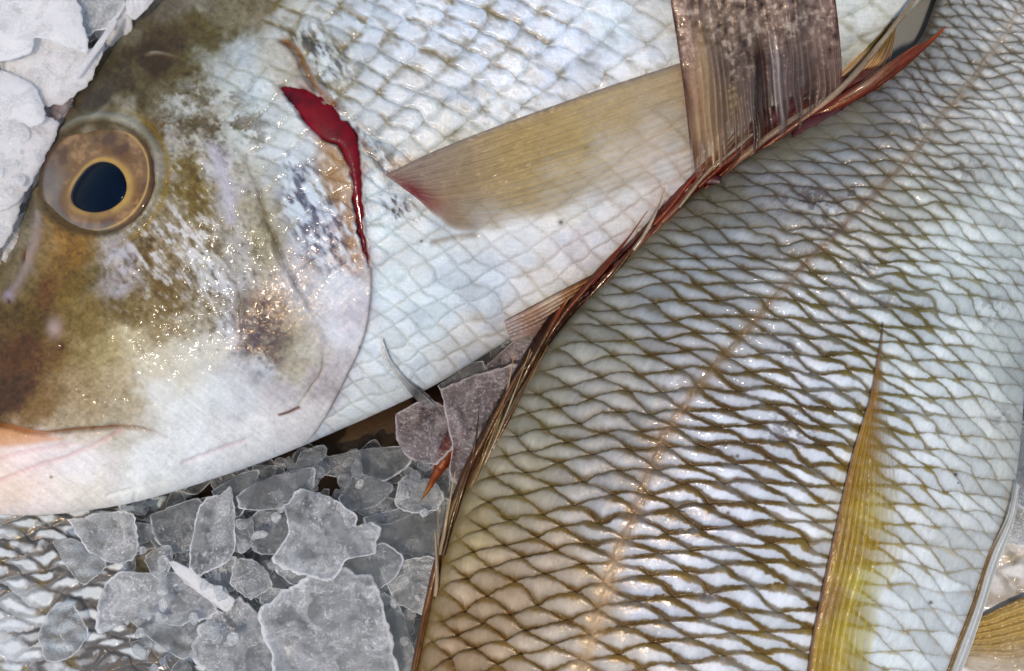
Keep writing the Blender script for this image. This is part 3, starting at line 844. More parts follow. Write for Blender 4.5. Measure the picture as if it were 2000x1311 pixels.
# ------------------------------------------------------------------ fins
def build_fin(name, e1, e2, zfun, mat, parent, colfun, coverfun, rays=16, nu=220, nv=160, ray_h=3.0, thick=3.0, branch=False):
    """sheet between two edge lines (both from root to tip), ribbed with rays; a thin closed slab"""
    A = spline(e1, nu); B = spline(e2, nu)
    v = np.linspace(0, 1, nv)[:, None]
    x = A[None, :, 0] * (1 - v) + B[None, :, 0] * v
    y = A[None, :, 1] * (1 - v) + B[None, :, 1] * v
    u = np.broadcast_to(np.linspace(0, 1, nu)[None], x.shape)
    vv = np.broadcast_to(v, x.shape)
    wob = vv + 0.012 * fbm(u * 5, vv * 6, 1.0, 71, 2) + .18 / rays * fbm(vv * rays * .6, u * .35, 1.0, 73, 2)
    ph = wob * rays
    rib = np.abs(((ph) % 1.0) - 0.5) * 2            # 1 at ray crest
    rib = rib ** 2
    if branch:
        rib2 = (np.abs(((ph * 2 + .25) % 1.0) - 0.5) * 2) ** 2
        bl = sst(.35, .75, u + .12 * fbm(vv * rays, u, 1., 70, 2))
        rib = rib * (1 - bl) + rib2 * bl
    z = zfun(x, y, u, vv)
    zt = z + ray_h * rib + 0.8 * fbm(u * 40, vv * rays * 2, 1.0, 72, 2)
    C = colfun(x, y, u, vv, rib)
    cov = np.clip(coverfun(x, y, u, vv, rib), 0, 1)
    zb = z - thick
    V = np.vstack([world(x, y, zt).reshape(-1, 3), world(x, y, zb).reshape(-1, 3)])
    f = grid_faces(nv, nu)
    n = nv * nu
    fb = f[:, ::-1] + n
    b1 = np.arange(nu - 1); r2 = np.arange(nv - 1)
    rim = [np.stack([b1, b1 + 1, b1 + 1 + n, b1 + n], -1), np.stack([b1 + (nv - 1) * nu, b1 + 1 + (nv - 1) * nu, b1 + 1 + (nv - 1) * nu + n, b1 + (nv - 1) * nu + n], -1)[:, ::-1],
           np.stack([r2 * nu, (r2 + 1) * nu, (r2 + 1) * nu + n, r2 * nu + n], -1)[:, ::-1], np.stack([r2 * nu + nu - 1, (r2 + 1) * nu + nu - 1, (r2 + 1) * nu + nu - 1 + n, r2 * nu + nu - 1 + n], -1)]
    return make_mesh(name, V, np.vstack([f, fb] + rim), mat, parent, np.concatenate([C.reshape(-1, 3)] * 2), {'cover': np.concatenate([cov.ravel(), cov.ravel() * 0.6]), 'wet': np.full(2 * n, .55)})


def build_tube(name, pts, mat, parent, cols, nseg=70, nring=16, flat=0.7, seed=0):
    """tapered spine; pts rows are (x, y, z, r); cols rows (t, r, g, b) in sRGB"""
    P = spline(pts, nseg)
    P[:, 3] = np.maximum(P[:, 3], 0.4)
    tx = np.gradient(P[:, 0]); ty = np.gradient(P[:, 1]); tz = np.gradient(P[:, 2])
    l = np.hypot(tx, ty) + 1e-9
    sx, sy = -ty / l, tx / l
    a = np.linspace(0, 2 * np.pi, nring, endpoint=False)[None]
    wob = 1 + 0.12 * fbm(np.arange(nseg)[:, None] / 6.0 + 0 * a, np.cos(a) * 1.5 + np.zeros((nseg, 1)), 1.0, 80 + seed, 2)
    ra = P[:, 3][:, None] * wob
    x = P[:, 0][:, None] + sx[:, None] * np.cos(a) * ra
    y = P[:, 1][:, None] + sy[:, None] * np.cos(a) * ra
    z = P[:, 2][:, None] + np.sin(a) * ra * flat
    cc = np.asarray(cols, F)
    t = np.linspace(0, 1, nseg)
    C = lin(np.stack([np.interp(t, cc[:, 0], cc[:, k]) for k in (1, 2, 3)], -1))
    C = np.repeat(C[:, None], nring, 1)
    C = C * (1 + 0.25 * fbm(np.arange(nseg)[:, None] / 10.0 + 0 * a, np.cos(a) * 3 + np.zeros((nseg, 1)), 1.0, 90 + seed, 3))[..., None]
    k = np.arange(nseg - 1)[:, None] * nring; j = np.arange(nring)[None]; j2 = (j + 1) % nring
    f = np.stack([k + j, k + j2, k + nring + j2, k + nring + j], -1).reshape(-1, 4)
    return make_mesh(name, world(x, y, z).reshape(-1, 3), f, mat, parent, C, {'wet': np.full(x.size, .5)})


# =================================================================== FISH B (right, back towards the left)
B_D = [(740, 1760), (770, 1560), (800, 1360), (826, 1220), (850, 1110), (880, 1010), (925, 905), (985, 795), (1060, 680), (1150, 572), (1260, 455), (1370, 358), (1480, 285), (1600, 218), (1700, 160), (1785, 92), (1822, 18), (1850, -80), (1900, -220)]
B_V = [(1600, 1800), (1760, 1600), (1845, 1360), (1890, 1235), (1930, 1120), (1965, 1020), (1985, 930), (1996, 830), (2004, 720), (2020, 620), (2050, 530), (2090, 440), (2130, 350), (2160, 270), (2180, 190), (2195, 110), (2205, 20), (2215, -80), (2225, -220)]
B_H = [200, 225, 240, 246, 250, 252, 252, 252, 250, 246, 240, 230, 218, 204, 190, 175, 160, 140, 110]
LATERAL = [(1090, 1420), (1140, 1290), (1180, 1160), (1215, 1060), (1262, 945), (1290, 870), (1330, 805), (1380, 735), (1440, 665), (1500, 598), (1560, 530), (1620, 470), (1690, 400), (1760, 325), (1830, 240), (1890, 165), (1950, 85), (2010, 0)]
LAT_B = fit_lattice([
 (960, 1170, 38, 33, -55, 18), (1420, 1110, 58, 40, -78, 10), (1210, 800, 41, 27, -66, 12), (1370, 560, 48, 28, -75, 2), (1640, 720, 41, 35, -64, -7), (1880, 260, 26, 26, -34, 1), (1860, 900, 40, 41, -47, -7),
 (1640, 420, 28, 28, -57, -7), (1500, 900, 58, 44, -76, 3), (1460, 1230, 56, 39, -68, 3), (1250, 1220, 60, 32, -78, 20), (1130, 700, 46, 27, -70, 9), (1600, 300, 30, 25, -55, -4), (1900, 80, 24, 24, -40, -2),
 (1830, 1200, 38, 40, -46, -4), (1980, 450, 28, 30, -36, -3), (920, 1300, 38, 34, -52, 20), (1100, 1400, 45, 33, -65, 20), (1700, 1350, 42, 40, -52, -2)], deg=3)
# scale colours: centre, gap between scales
CPB = [  # x, y, centre rgb, gap rgb, lens start, lens end, pocket weight
 (880, 1250, 196, 168, 136, 128, 98, 52, .00, .55, .5), (960, 1170, 200, 176, 146, 132, 104, 58, .00, .55, .5), (1060, 1100, 198, 182, 162, 126, 102, 62, .00, .55, .5), (1000, 950, 196, 186, 162, 124, 108, 66, .0, .6, .45), (900, 1000, 190, 172, 132, 136, 116, 66, .0, .6, .35),
 (1120, 1180, 206, 192, 172, 128, 102, 64, .0, .6, .5), (1060, 800, 186, 182, 164, 122, 112, 80, .0, .7, .4), (1150, 780, 192, 190, 182, 116, 104, 80, .0, .7, .5), (1200, 900, 190, 188, 184, 116, 100, 76, .0, .7, .5), (1150, 650, 178, 178, 166, 116, 108, 78, .0, .7, .45),
 (1300, 600, 186, 192, 194, 106, 96, 68, .05, .75, .5), (1400, 500, 186, 194, 198, 108, 100, 76, .05, .8, .45), (1450, 620, 200, 208, 212, 104, 92, 62, .08, .6, .55), (1350, 700, 194, 198, 202, 108, 96, 68, .05, .65, .55), (1260, 440, 164, 164, 150, 118, 112, 86, .0, .7, .25),
 (1400, 380, 158, 156, 140, 122, 116, 92, .0, .8, .2), (1550, 260, 150, 146, 128, 124, 116, 94, .0, .8, .15), (1500, 360, 176, 178, 178, 116, 108, 92, .0, .8, .35), (1620, 330, 178, 184, 186, 118, 110, 96, .05, .8, .4), (1700, 250, 168, 168, 164, 112, 102, 88, .0, .8, .4),
 (1250, 1000, 214, 218, 224, 112, 94, 62, .12, .38, .8), (1400, 1000, 216, 224, 236, 104, 88, 60, .16, .38, .9), (1300, 1150, 216, 222, 232, 118, 100, 66, .14, .36, .8), (1450, 1150, 216, 224, 232, 112, 98, 62, .15, .36, .85), (1400, 850, 212, 220, 230, 100, 86, 60, .15, .42, .8),
 (1550, 900, 216, 224, 232, 104, 90, 58, .15, .38, .85), (1550, 750, 210, 218, 226, 98, 88, 58, .13, .42, .75), (1600, 600, 206, 214, 218, 104, 96, 64, .10, .48, .7), (1680, 480, 206, 210, 206, 112, 106, 78, .08, .55, .6), (1750, 600, 212, 220, 220, 118, 112, 76, .08, .45, .6),
 (1700, 800, 212, 222, 226, 118, 108, 64, .10, .42, .7), (1780, 400, 200, 206, 198, 124, 120, 96, .04, .6, .5), (1850, 300, 200, 206, 200, 132, 128, 110, .02, .6, .45), (1880, 150, 196, 200, 196, 118, 112, 100, .02, .6, .5), (1800, 200, 178, 180, 178, 112, 104, 92, .0, .65, .5), (1950, 60, 206, 210, 206, 130, 126, 114, .02, .55, .5),
 (1960, 250, 214, 220, 216, 160, 158, 144, .0, .4, .35), (1950, 450, 214, 222, 216, 166, 166, 150, .0, .35, .3), (1880, 550, 212, 222, 218, 152, 150, 124, .02, .38, .45), (1950, 700, 214, 222, 214, 176, 174, 156, .0, .3, .3), (1820, 720, 214, 224, 222, 140, 132, 96, .04, .36, .6),
 (1800, 900, 220, 226, 226, 152, 140, 94, .04, .28, .6), (1900, 880, 220, 226, 220, 178, 172, 146, .0, .25, .45), (1970, 880, 214, 216, 204, 190, 184, 166, .0, .2, .25), (1780, 1050, 224, 228, 224, 168, 154, 104, .02, .25, .6), (1880, 1050, 222, 226, 220, 196, 190, 170, .0, .2, .3), (1850, 1200, 226, 232, 230, 204, 200, 184, .0, .2, .25),
 (1790, 1250, 226, 232, 228, 190, 182, 150, .0, .2, .3), (1600, 1150, 218, 224, 226, 124, 106, 66, .1, .34, .8), (1530, 1280, 222, 228, 230, 134, 116, 74, .1, .34, .7), (1680, 1000, 218, 222, 214, 140, 118, 62, .06, .34, .7), (1350, 1290, 222, 226, 230, 128, 110, 74, .12, .34, .75), (1200, 1290, 214, 206, 194, 134, 108, 66, .05, .5, .6)]


def build_fish_b():
    x, y, z, v, nu = body_grid(B_D, B_V, B_H, 15.0, 2.25, 0.60, 1050, 800)
    up = np.zeros(x.shape, bool); up[:nu] = True
    wx = x + 22 * fbm(x, y, 90, 121, 3); wy = y + 22 * fbm(x, y, 90, 131, 3)
    cp = np.array(CPB, F)
    fld = cfield(wx, wy, cp, 40.0)
    cc = lin(fld[..., 0:3]); cg = lin(fld[..., 3:6])
    l0, l1, pw = fld[..., 6], fld[..., 7], fld[..., 8]
    n_mid = fbm(x, y, 28, 102, 4); n_fin = fbm(x, y, 8, 103, 3); n_big = fbm(x, y, 110, 104, 3)
    U, V = LAT_B(x + 1.5 * fbm(x, y, 12, 105, 3) + 11 * fbm(x, y, 80, 106, 2), y + 1.2 * fbm(x, y, 12, 107, 3) + 8 * fbm(x, y, 80, 108, 2))
    n, p, q, ef, ec, r1, r2 = scales(U, V, 1.35)
    ed = ef * ec / (ef + ec + 1e-6) * 1.7 + 0.05 * n_fin + .05 * n_mid + .09 * fbm(x, y, 55, 112, 3)
    vert = np.minimum(np.hypot(ef, ec * 1.0) + 0.6 * (1 - np.abs(p)), 2.0)
    # silver lens in the middle of each scale, sky reflection painted into it: pointed at both ends, its rim soft on the back, sharp below
    qc = (ec - ef) * .5
    gl = sst(.36, .82, (cc.mean(-1) - cg.mean(-1)) / (cc.mean(-1) + .02))   # darker skin between scales: narrower lens
    A_ = (.80 - (.27 + .8 * l0) * gl) * (.84 + .32 * r1) ; P_ = (.97 - (.10 + .5 * l0) * gl) * (.92 + .14 * r2)
    wid = A_ * np.clip(1 - (np.abs(p) / P_) ** 1.8, 0.001, 1) + .05 * n_fin + .05 * n_mid
    soft = np.clip(.16 + .75 * (l1 - .30), .16, .55)
    lens = 1 - sst(wid * (1 - soft) - .03, wid * (1 + soft) + .05, np.abs(qc + .06))
    lens = lens * sst(0.0, .10, ed)
    gapn = np.clip(.88 + .50 * fbm(x, y, 42, 113, 3), .55, 1.0)
    l0 = l0 * 1.25 + .07; l1 = l1 * 1.0 + .12
    bright = sst(l0, l1 * 1.25 + .25, ed)
    # skin between the scales: contact shadow painted where a scale slips under its neighbours, thin tan rim along its own free edge
    sidef = sst(-.25, .25, ec - ef)                       # 1 on the free-edge side
    cgap = cg * (0.80 + 0.30 * sidef)[..., None]
    cc = cc * (0.90 - 0.20 * sst(.35, .7, l1))[..., None] * np.array([.985, 1.0, 1.03])
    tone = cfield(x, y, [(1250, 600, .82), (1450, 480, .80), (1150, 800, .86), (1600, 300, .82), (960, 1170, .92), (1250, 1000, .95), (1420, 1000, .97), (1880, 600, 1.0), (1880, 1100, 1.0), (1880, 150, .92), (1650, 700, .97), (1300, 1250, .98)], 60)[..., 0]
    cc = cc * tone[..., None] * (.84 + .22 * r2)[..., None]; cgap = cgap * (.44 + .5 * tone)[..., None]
    cgap = cgap * gapn[..., None] + (cc * .62 + cgap * .1) * (1 - gapn)[..., None]
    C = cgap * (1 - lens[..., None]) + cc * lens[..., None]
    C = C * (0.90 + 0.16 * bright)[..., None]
    # crevice shade painted along each free edge, dark pockets where edges meet
    crev = .25 * np.exp(-(np.abs(ef) / 0.05) ** 2) + np.exp(-(np.abs(ec) / 0.11) ** 2)
    C = C * (1 - np.clip(crev, 0, 1) * (0.20 + 0.35 * pw))[..., None] if False else C * (1 - np.clip(crev, 0, 1) * (0.02 + 0.34 * pw ** 2) * sst(-.7, .5, fbm(x, y, 36, 109, 3)))[..., None]
    pk = np.exp(-(ec / 0.42) ** 2 - (np.abs(p) / 0.5) ** 2) + np.exp(-((1.0 - np.abs(p)) / 0.22) ** 2 - (ed / .35) ** 2)
    C = mixc(C, lin((96, 74, 34)), np.clip(pk, 0, 1) * 0.45 * pw * (.5 + r1))
    C = C * (1 + 0.10 * (r2 - .5)[..., None])
    spot = np.exp(-((p + .1 * (r1 - .5)) / .36) ** 2 - ((q + .05 + .3 * (r2 - .5)) / .36) ** 2) * sst(.3, .7, l1) * (.30 + .9 * r2)  # sky highlight on the scale's dome, painted as a pale spot
    sm_ = np.clip(spot * .7, 0, .85)[..., None]
    C = C * (1 - sm_) + np.clip(cc * 1.5, 0, .85) * sm_
    dull = (r1 > 0.95) * 0.3 * sst(-.4, .4, n_mid)
    C = mixc(C, lin((140, 134, 128)), dull * lens)
    st = fbm(U * 10, V * 1.2, 1.0, 141, 3)
    C = C * (1 + 0.07 * st * lens)[..., None]
    C = C * (1 + 0.05 * n_big + 0.04 * n_mid)[..., None]
    # the back's smooth greenish rim next to the fin
    edge = sst(0.88, 1.0, -v + .02 * n_mid) * np.where(up, 1, 0)
    scl = 1 - edge
    tl = cfield(x, y, [(860, 1150, 146, 126, 90), (960, 880, 146, 138, 112), (1100, 640, 130, 128, 110), (1300, 420, 122, 118, 94), (1450, 310, 128, 126, 104), (1600, 225, 134, 126, 106), (1760, 120, 92, 80, 64), (1825, 30, 80, 66, 50)], 40)
    C = mixc(C, 0, edge * 0) if False else C * (1 - (edge * .75)[..., None]) + lin(tl) * (edge * .75)[..., None]
    hs = cfield(x, y, [(950, 1180, 8.5), (1100, 900, 6.5), (1350, 600, 4.8), (1420, 1050, 5), (1640, 720, 4.6), (1640, 400, 4), (1880, 250, 4.5), (1880, 900, 2.5), (1850, 1200, 1.6), (1950, 600, 2.5)], 80)[..., 0]
    dome = np.clip(ed, 0, .8) ** 0.65
    h = hs * scl * (0.80 * dome + 0.50 * q * sst(0., .40, ef) + 0.35 * (r1 - .5) * sst(0, .3, ed) - 0.55 * np.clip(pk, 0, 1))
    # lateral line
    d, t, s = polydist(x + 6 * n_mid, y, LATERAL)
    d = np.where(np.isfinite(d), d, 999)
    wl = np.interp(t, [0, .3, .6, 1], [13, 12, 8, 5.5])
    g = np.exp(-(d / wl) ** 2) * np.clip(.95 + .45 * fbm(x, y, 34, 161, 3), 0, 1)
    seg = 0.5 + 0.5 * np.sin(t * 2 * np.pi * 34 + 2 * n_mid)
    lc = lin(cfield(x, y, [(1180, 1200, 182, 156, 124), (1280, 900, 134, 114, 96), (1450, 650, 118, 102, 80), (1650, 440, 108, 94, 80), (1850, 220, 140, 132, 118), (1980, 40, 158, 152, 140)], 40))
    halo = np.exp(-(d / (wl * 2.0)) ** 2) * .26
    C = C * (1 - halo[..., None]) + lc * 1.08 * halo[..., None]
    C = C * (1 - (g * .8)[..., None]) + lc * (0.86 + 0.22 * seg)[..., None] * (g * .8)[..., None]
    h = h * (1 - .6 * g) + 3.0 * np.exp(-(d / (wl * .55)) ** 2) * seg
    C = mixc(C, lin((96, 78, 60)), np.exp(-((d - wl * .5) / 3) ** 2) * .4 * sst(-.3, .5, fbm(x, y, 20, 162, 3)))
    # bruises and dark smudges
    sp = fbm(x, y, 13, 151, 4)
    for (px, py, sx, sy, w_) in ((1575, 390, 60, 32, .8), (1545, 835, 50, 36, .8), (1620, 440, 34, 20, .6), (1665, 380, 30, 24, .5), (1690, 520, 30, 20, .6), (1540, 680, 14, 24, .7), (1880, 330, 40, 26, .45), (1935, 610, 26, 40, .45),
                                 (1960, 820, 22, 26, .5), (1730, 590, 30, 14, .45), (1810, 250, 30, 24, .4), (1380, 1160, 46, 14, .45), (1570, 1150, 24, 12, .5), (1590, 1190, 18, 10, .5)):
        g = np.exp(-((x - px) / sx) ** 2 - ((y - py) / sy) ** 2)
        C = mixc(C, lin((84, 78, 84)), np.clip(g * w_ * sst(-.35, .45, sp + .25 * (1 - lens)), 0, .9))
        h -= 3 * g * sst(-.2, .5, sp)
    for (px, py, r_) in ((1866, 927, 4.5), (1871, 943, 2), (1440, 891, 4), (1422, 1002, 4), (1818, 1177, 4)):
        C = mixc(C, lin((40, 36, 26)), np.exp(-((x - px) ** 2 + (y - py) ** 2) / r_ ** 2) * .9)
    # grazed smooth skin near the fin's end
    m = polymask(x, y, [(1440, 310), (1560, 250), (1680, 190), (1700, 240), (1600, 290), (1480, 330)], 24)
    C = mixc(C, lin((140, 136, 116)), m * .7); h = h * (1 - .75 * m)
    h = np.where(up, h, 0) * np.clip(1.15 - np.abs(v) ** 16, 0, 1)
    h = np.where((y < 1500) & (y > -120) & (x < 2120), h, 0)
    zr = Raster(x[:nu], y[:nu], z[:nu])
    X, Y, Z = displaced(x, y, z, h, nu)
    root = thing('fish', 'big scaly brown-backed fish on the right with a yellow side fin', 'fish', 1450, 750, -200, 'fish laid on the ice')
    wet = cfield(x, y, [(1180, 1180, 1.1), (1200, 1060, 1.1), (1170, 1280, 1.1), (1330, 1020, .8), (1290, 850, .5), (1270, 920, .5), (1100, 1150, .3), (920, 1240, .7), (950, 1000, .2), (1400, 900, .1), (1640, 780, .5), (1780, 580, 1.), (1750, 610, .8), (1500, 600, .0), (1400, 1150, .2), (1550, 1000, .15), (1700, 400, .2),
                         (1880, 900, 0), (1880, 300, .1), (1500, 400, .2), (1250, 600, -.1), (1650, 350, -.2), (1750, 300, -.1), (1450, 750, .0), (1850, 1150, 0)], 40)[..., 0]
    make_mesh('body', world(X, Y, Z).reshape(-1, 3), closed_tube(x.shape[0], x.shape[1]), M_SKIN_B, root, C, {'wet': wet})
    return root, zr


fishA, ZA = build_fish_a()
eye = build_eye(fishA, ZA)

build_patch('gill_slit', CLEFT, ZA, M_BLOOD, fishA, lift=-3.0, dome=4.0)



# ---- side fin of fish A
def pec_a_z(x, y, u, v):
    return blur_rows(ZA.at(x, y), 6) + 17 + 8 * np.sin(v * np.pi) - 10 * sst(.6, 1, v) + 5 * (1 - sst(0, .25, u))


def pec_a_col(x, y, u, v, rib):
    C = lin(cfield(x, y, [(765, 345, 92, 70, 78), (785, 368, 150, 120, 122), (800, 345, 140, 130, 134), (840, 392, 140, 90, 80), (835, 335, 150, 146, 150), (850, 360, 140, 112, 96), (860, 410, 150, 116, 96), (900, 360, 150, 118, 60), (900, 420, 172, 146, 100), (1000, 290, 164, 132, 58), (1000, 350, 184, 156, 76), (1100, 260, 176, 146, 74), (1000, 420, 200, 182, 120),
                          (930, 305, 160, 138, 100), (945, 385, 164, 138, 88), (925, 430, 164, 136, 104), (870, 330, 150, 136, 126), (1150, 300, 200, 176, 112), (1250, 180, 188, 164, 124), (1330, 160, 178, 152, 116), (1200, 220, 190, 162, 102), (1300, 300, 208, 190, 160), (880, 285, 160, 156, 156)], 60, 1.25))
    C = C * (0.93 + 0.12 * rib + 0.16 * fbm(u * 2.5, v * 50, 1.0, 75, 4) + .06 * fbm(u * 4, v * 160, 1., 74, 2))[..., None]
    C = C * .8 + .2 * lin((190, 176, 146))
    a_ = (x - 802) * .88 + (y - 378) * .47; b_ = -(x - 802) * .47 + (y - 378) * .88
    C = mixc(C, lin((120, 8, 44)), np.exp(-(a_ / 40) ** 2 - (b_ / 20) ** 2) * .95)
    C = mixc(C, lin((150, 70, 70)), np.exp(-((a_ - 50) / 40) ** 2 - (b_ / 18) ** 2) * .4)
    e = np.exp(-(v / 0.035) ** 2)
    return mixc(C, lin((120, 112, 108)), e * .8)


def pec_a_cov(x, y, u, v, rib):
    c = .86 * cfield(x, y, [(780, 350, 1), (850, 370, .95), (950, 320, .92), (1000, 290, .92), (1000, 380, .75), (1100, 270, .82), (1100, 350, .5), (950, 430, .45), (1200, 220, .72), (1200, 300, .35), (1300, 160, .75), (1300, 250, .35), (1000, 440, .25), (1330, 320, .1), (1150, 420, .1), (870, 430, .7)], 26)[..., 0]
    c = c + .15 * (rib - .5) + .25 * np.exp(-(v / 0.04) ** 2)
    return c * (1 - sst(.86, 1.0, v + .05 * fbm(u * 12, v * 3, 1., 76, 2))) * sst(0, .03, u + .02)


build_fin('pectoral_fin', [(752, 342), (800, 318), (870, 286), (1000, 236), (1100, 200), (1200, 165), (1345, 118), (1440, 85)],
          [(826, 396), (850, 425), (885, 452), (960, 462), (1050, 446), (1150, 420), (1345, 350), (1440, 300)], pec_a_z, M_FIN, fishA, pec_a_col, pec_a_cov, rays=15, nu=420, nv=190, ray_h=2.2)


# ---- belly fins of fish A
def flat_col(pts, ribw=.3, seed=0):
    def f(x, y, u, v, rib):
        C = lin(cfield(x, y, pts, 18))
        return C * (1 - ribw / 2 + ribw * rib + 0.14 * fbm(u * 5, v * 30, 1.0, 200 + seed, 3))[..., None]
    return f


def const_cov(a, fade=.0):
    def f(x, y, u, v, rib):
        return a + .1 * (rib - .5) - fade * sst(.75, 1., u)
    return f


build_fin('anal_fin', [(985, 628), (1045, 596), (1110, 562), (1175, 528), (1240, 486)], [(998, 668), (1050, 652), (1095, 626), (1150, 584), (1215, 528)],
          lambda x, y, u, v: np.maximum(blur_rows(ZA.at(x, y, 0), 4), 12) + 14 - 26 * v * u, M_FIN, fishA,
          flat_col([(1000, 645, 180, 165, 160), (1040, 620, 168, 140, 122), (1080, 590, 196, 178, 158), (1120, 580, 160, 122, 92), (1100, 610, 150, 116, 98), (1160, 560, 150, 108, 78), (1060, 645, 138, 116, 112)], .5, 1), const_cov(.97), rays=7, nu=140, nv=90, ray_h=6)
build_fin('pelvic_fin', [(748, 660), (766, 704), (796, 740), (828, 764), (854, 790)], [(744, 690), (764, 724), (788, 752), (812, 780), (838, 799)],
          lambda x, y, u, v: np.maximum(blur_rows(ZA.at(x, y, -40), 3), 26 - 30 * sst(.6, 1, u)) + 4 + 7 * np.sin(np.pi * v), M_FIN, fishA,
          flat_col([(752, 675, 232, 234, 230), (780, 720, 226, 228, 226), (800, 755, 176, 178, 178), (812, 768, 84, 84, 84), (825, 775, 110, 110, 110), (840, 780, 168, 168, 166), (790, 755, 210, 210, 208)], .3, 2), const_cov(.85, .3), rays=4, nu=120, nv=50, ray_h=4)
build_fin('rear_fin', [(1632, 152), (1690, 90), (1740, 34), (1790, -30)], [(1648, 200), (1700, 176), (1738, 120), (1762, -30)],
          lambda x, y, u, v: 22 + 10 * u + 6 * np.sin(v * 9), M_FIN, fishA,
          flat_col([(1660, 170, 196, 158, 122), (1700, 120, 190, 156, 116), (1715, 80, 120, 100, 40), (1725, 40, 150, 128, 100), (1690, 160, 206, 170, 134), (1740, 100, 150, 128, 112)], .45, 3), const_cov(.98), rays=7, nu=140, nv=90, ray_h=6)

fishB, ZB = build_fish_b()


# ---- side fin of fish B
def pec_b_col(x, y, u, v, rib):
    C = lin(cfield(x, y, [(1718, 690, 160, 124, 84), (1700, 780, 158, 126, 76), (1690, 850, 160, 128, 62), (1660, 930, 140, 108, 36), (1690, 930, 168, 140, 52), (1640, 1050, 152, 122, 70), (1680, 1060, 172, 144, 50), (1720, 1000, 196, 176, 96), (1620, 1180, 158, 126, 82), (1660, 1200, 186, 164, 68),
                          (1700, 1150, 204, 192, 100), (1690, 1250, 206, 192, 96), (1600, 1290, 168, 140, 62), (1650, 1300, 192, 170, 80)], 24))
    C = C * (0.92 + 0.14 * rib + 0.18 * fbm(u * 2.5, v * 30, 1.0, 77, 4))[..., None]
    C = mixc(C, lin((150, 112, 92)), np.exp(-(v / 0.07) ** 2) * .7)
    return mixc(C, lin((92, 70, 66)), np.exp(-((v - .01) / 0.02) ** 2) * .7 * sst(.3, .8, u))


def pec_b_cov(x, y, u, v, rib):
    c = .74 - .56 * sst(.2, .9, v) * (1 - .45 * sst(.6, 1, u)) + .18 * (rib - .5) + .2 * np.exp(-(v / .06) ** 2)
    return c * (1 - sst(.84, 1., v + .08 * fbm(u * 10, v * 3, 1., 78, 2)))


build_fin('pectoral_fin', [(1724, 630), (1713, 700), (1698, 780), (1662, 900), (1628, 1050), (1602, 1170), (1584, 1260), (1566, 1400)],
          [(1726, 630), (1726, 700), (1730, 780), (1752, 900), (1766, 1010), (1760, 1110), (1730, 1210), (1706, 1400)],
          lambda x, y, u, v: blur_rows(ZB.at(x, y), 6) + 15 + 4 * np.sin(v * np.pi) - 8 * sst(.7, 1, v) - 5 * (1 - sst(0, .1, u)), M_FIN, fishB, pec_b_col, pec_b_cov, rays=11, nu=420, nv=120, ray_h=2.5)
# ---- folded belly fin along its right edge
build_fin('pelvic_fin', [(1984, 940), (1966, 1010), (1930, 1085), (1900, 1180), (1868, 1262), (1838, 1345)], [(1992, 950), (1980, 1020), (1950, 1100), (1922, 1190), (1893, 1275), (1862, 1350)],
          lambda x, y, u, v: 62 + 14 * np.sin(v * np.pi) - 20 * v, M_FIN, fishB,
          lambda x, y, u, v, rib: mixc(np.zeros(x.shape + (3,)) + lin((196, 198, 194)), lin((122, 92, 44)), sst(.45, .15, v) * .9 * sst(.1, .4, u)) * (0.9 + .2 * rib + .1 * fbm(u * 4, v * 20, 1., 79, 2))[..., None],
          const_cov(1.0), rays=3, nu=160, nv=40, ray_h=5)

# ---- dorsal fin of fish B: membrane strip and folded spines
OUT = [(790, 1370), (822, 1210), (856, 1060), (894, 940), (940, 842), (990, 750), (1046, 655), (1092, 592), (1150, 535), (1210, 480), (1270, 420), (1330, 348), (1385, 305), (1450, 245), (1515, 205), (1580, 180), (1650, 150), (1720, 128)]
INN = [(806, 1370), (838, 1215), (874, 1075), (920, 950), (975, 848), (1034, 750), (1098, 652), (1160, 588), (1225, 520), (1290, 448), (1345, 398), (1400, 352), (1450, 318), (1520, 276), (1580, 248), (1640, 218), (1690, 190), (1740, 160)]
build_fin('dorsal_fin', OUT, INN, lambda x, y, u, v: 34 + 16 * np.sin(np.pi * v) + 26 * sst(.5, .9, u) + 6 * v + 4 * fbm(x, y, 20, 88, 3), M_FIN, fishB,
          flat_col([(810, 1300, 112, 84, 52), (870, 1050, 104, 76, 46), (930, 920, 92, 66, 44), (1000, 770, 66, 44, 34), (1080, 630, 58, 26, 22), (1180, 530, 62, 22, 22), (1260, 450, 82, 26, 26), (1340, 370, 98, 34, 34), (1400, 320, 104, 40, 36), (1480, 260, 96, 36, 34), (1560, 220, 108, 32, 28), (1640, 190, 104, 42, 36), (1720, 150, 110, 60, 50)], .35, 5),
          const_cov(1.0), rays=3, nu=420, nv=40, ray_h=7)
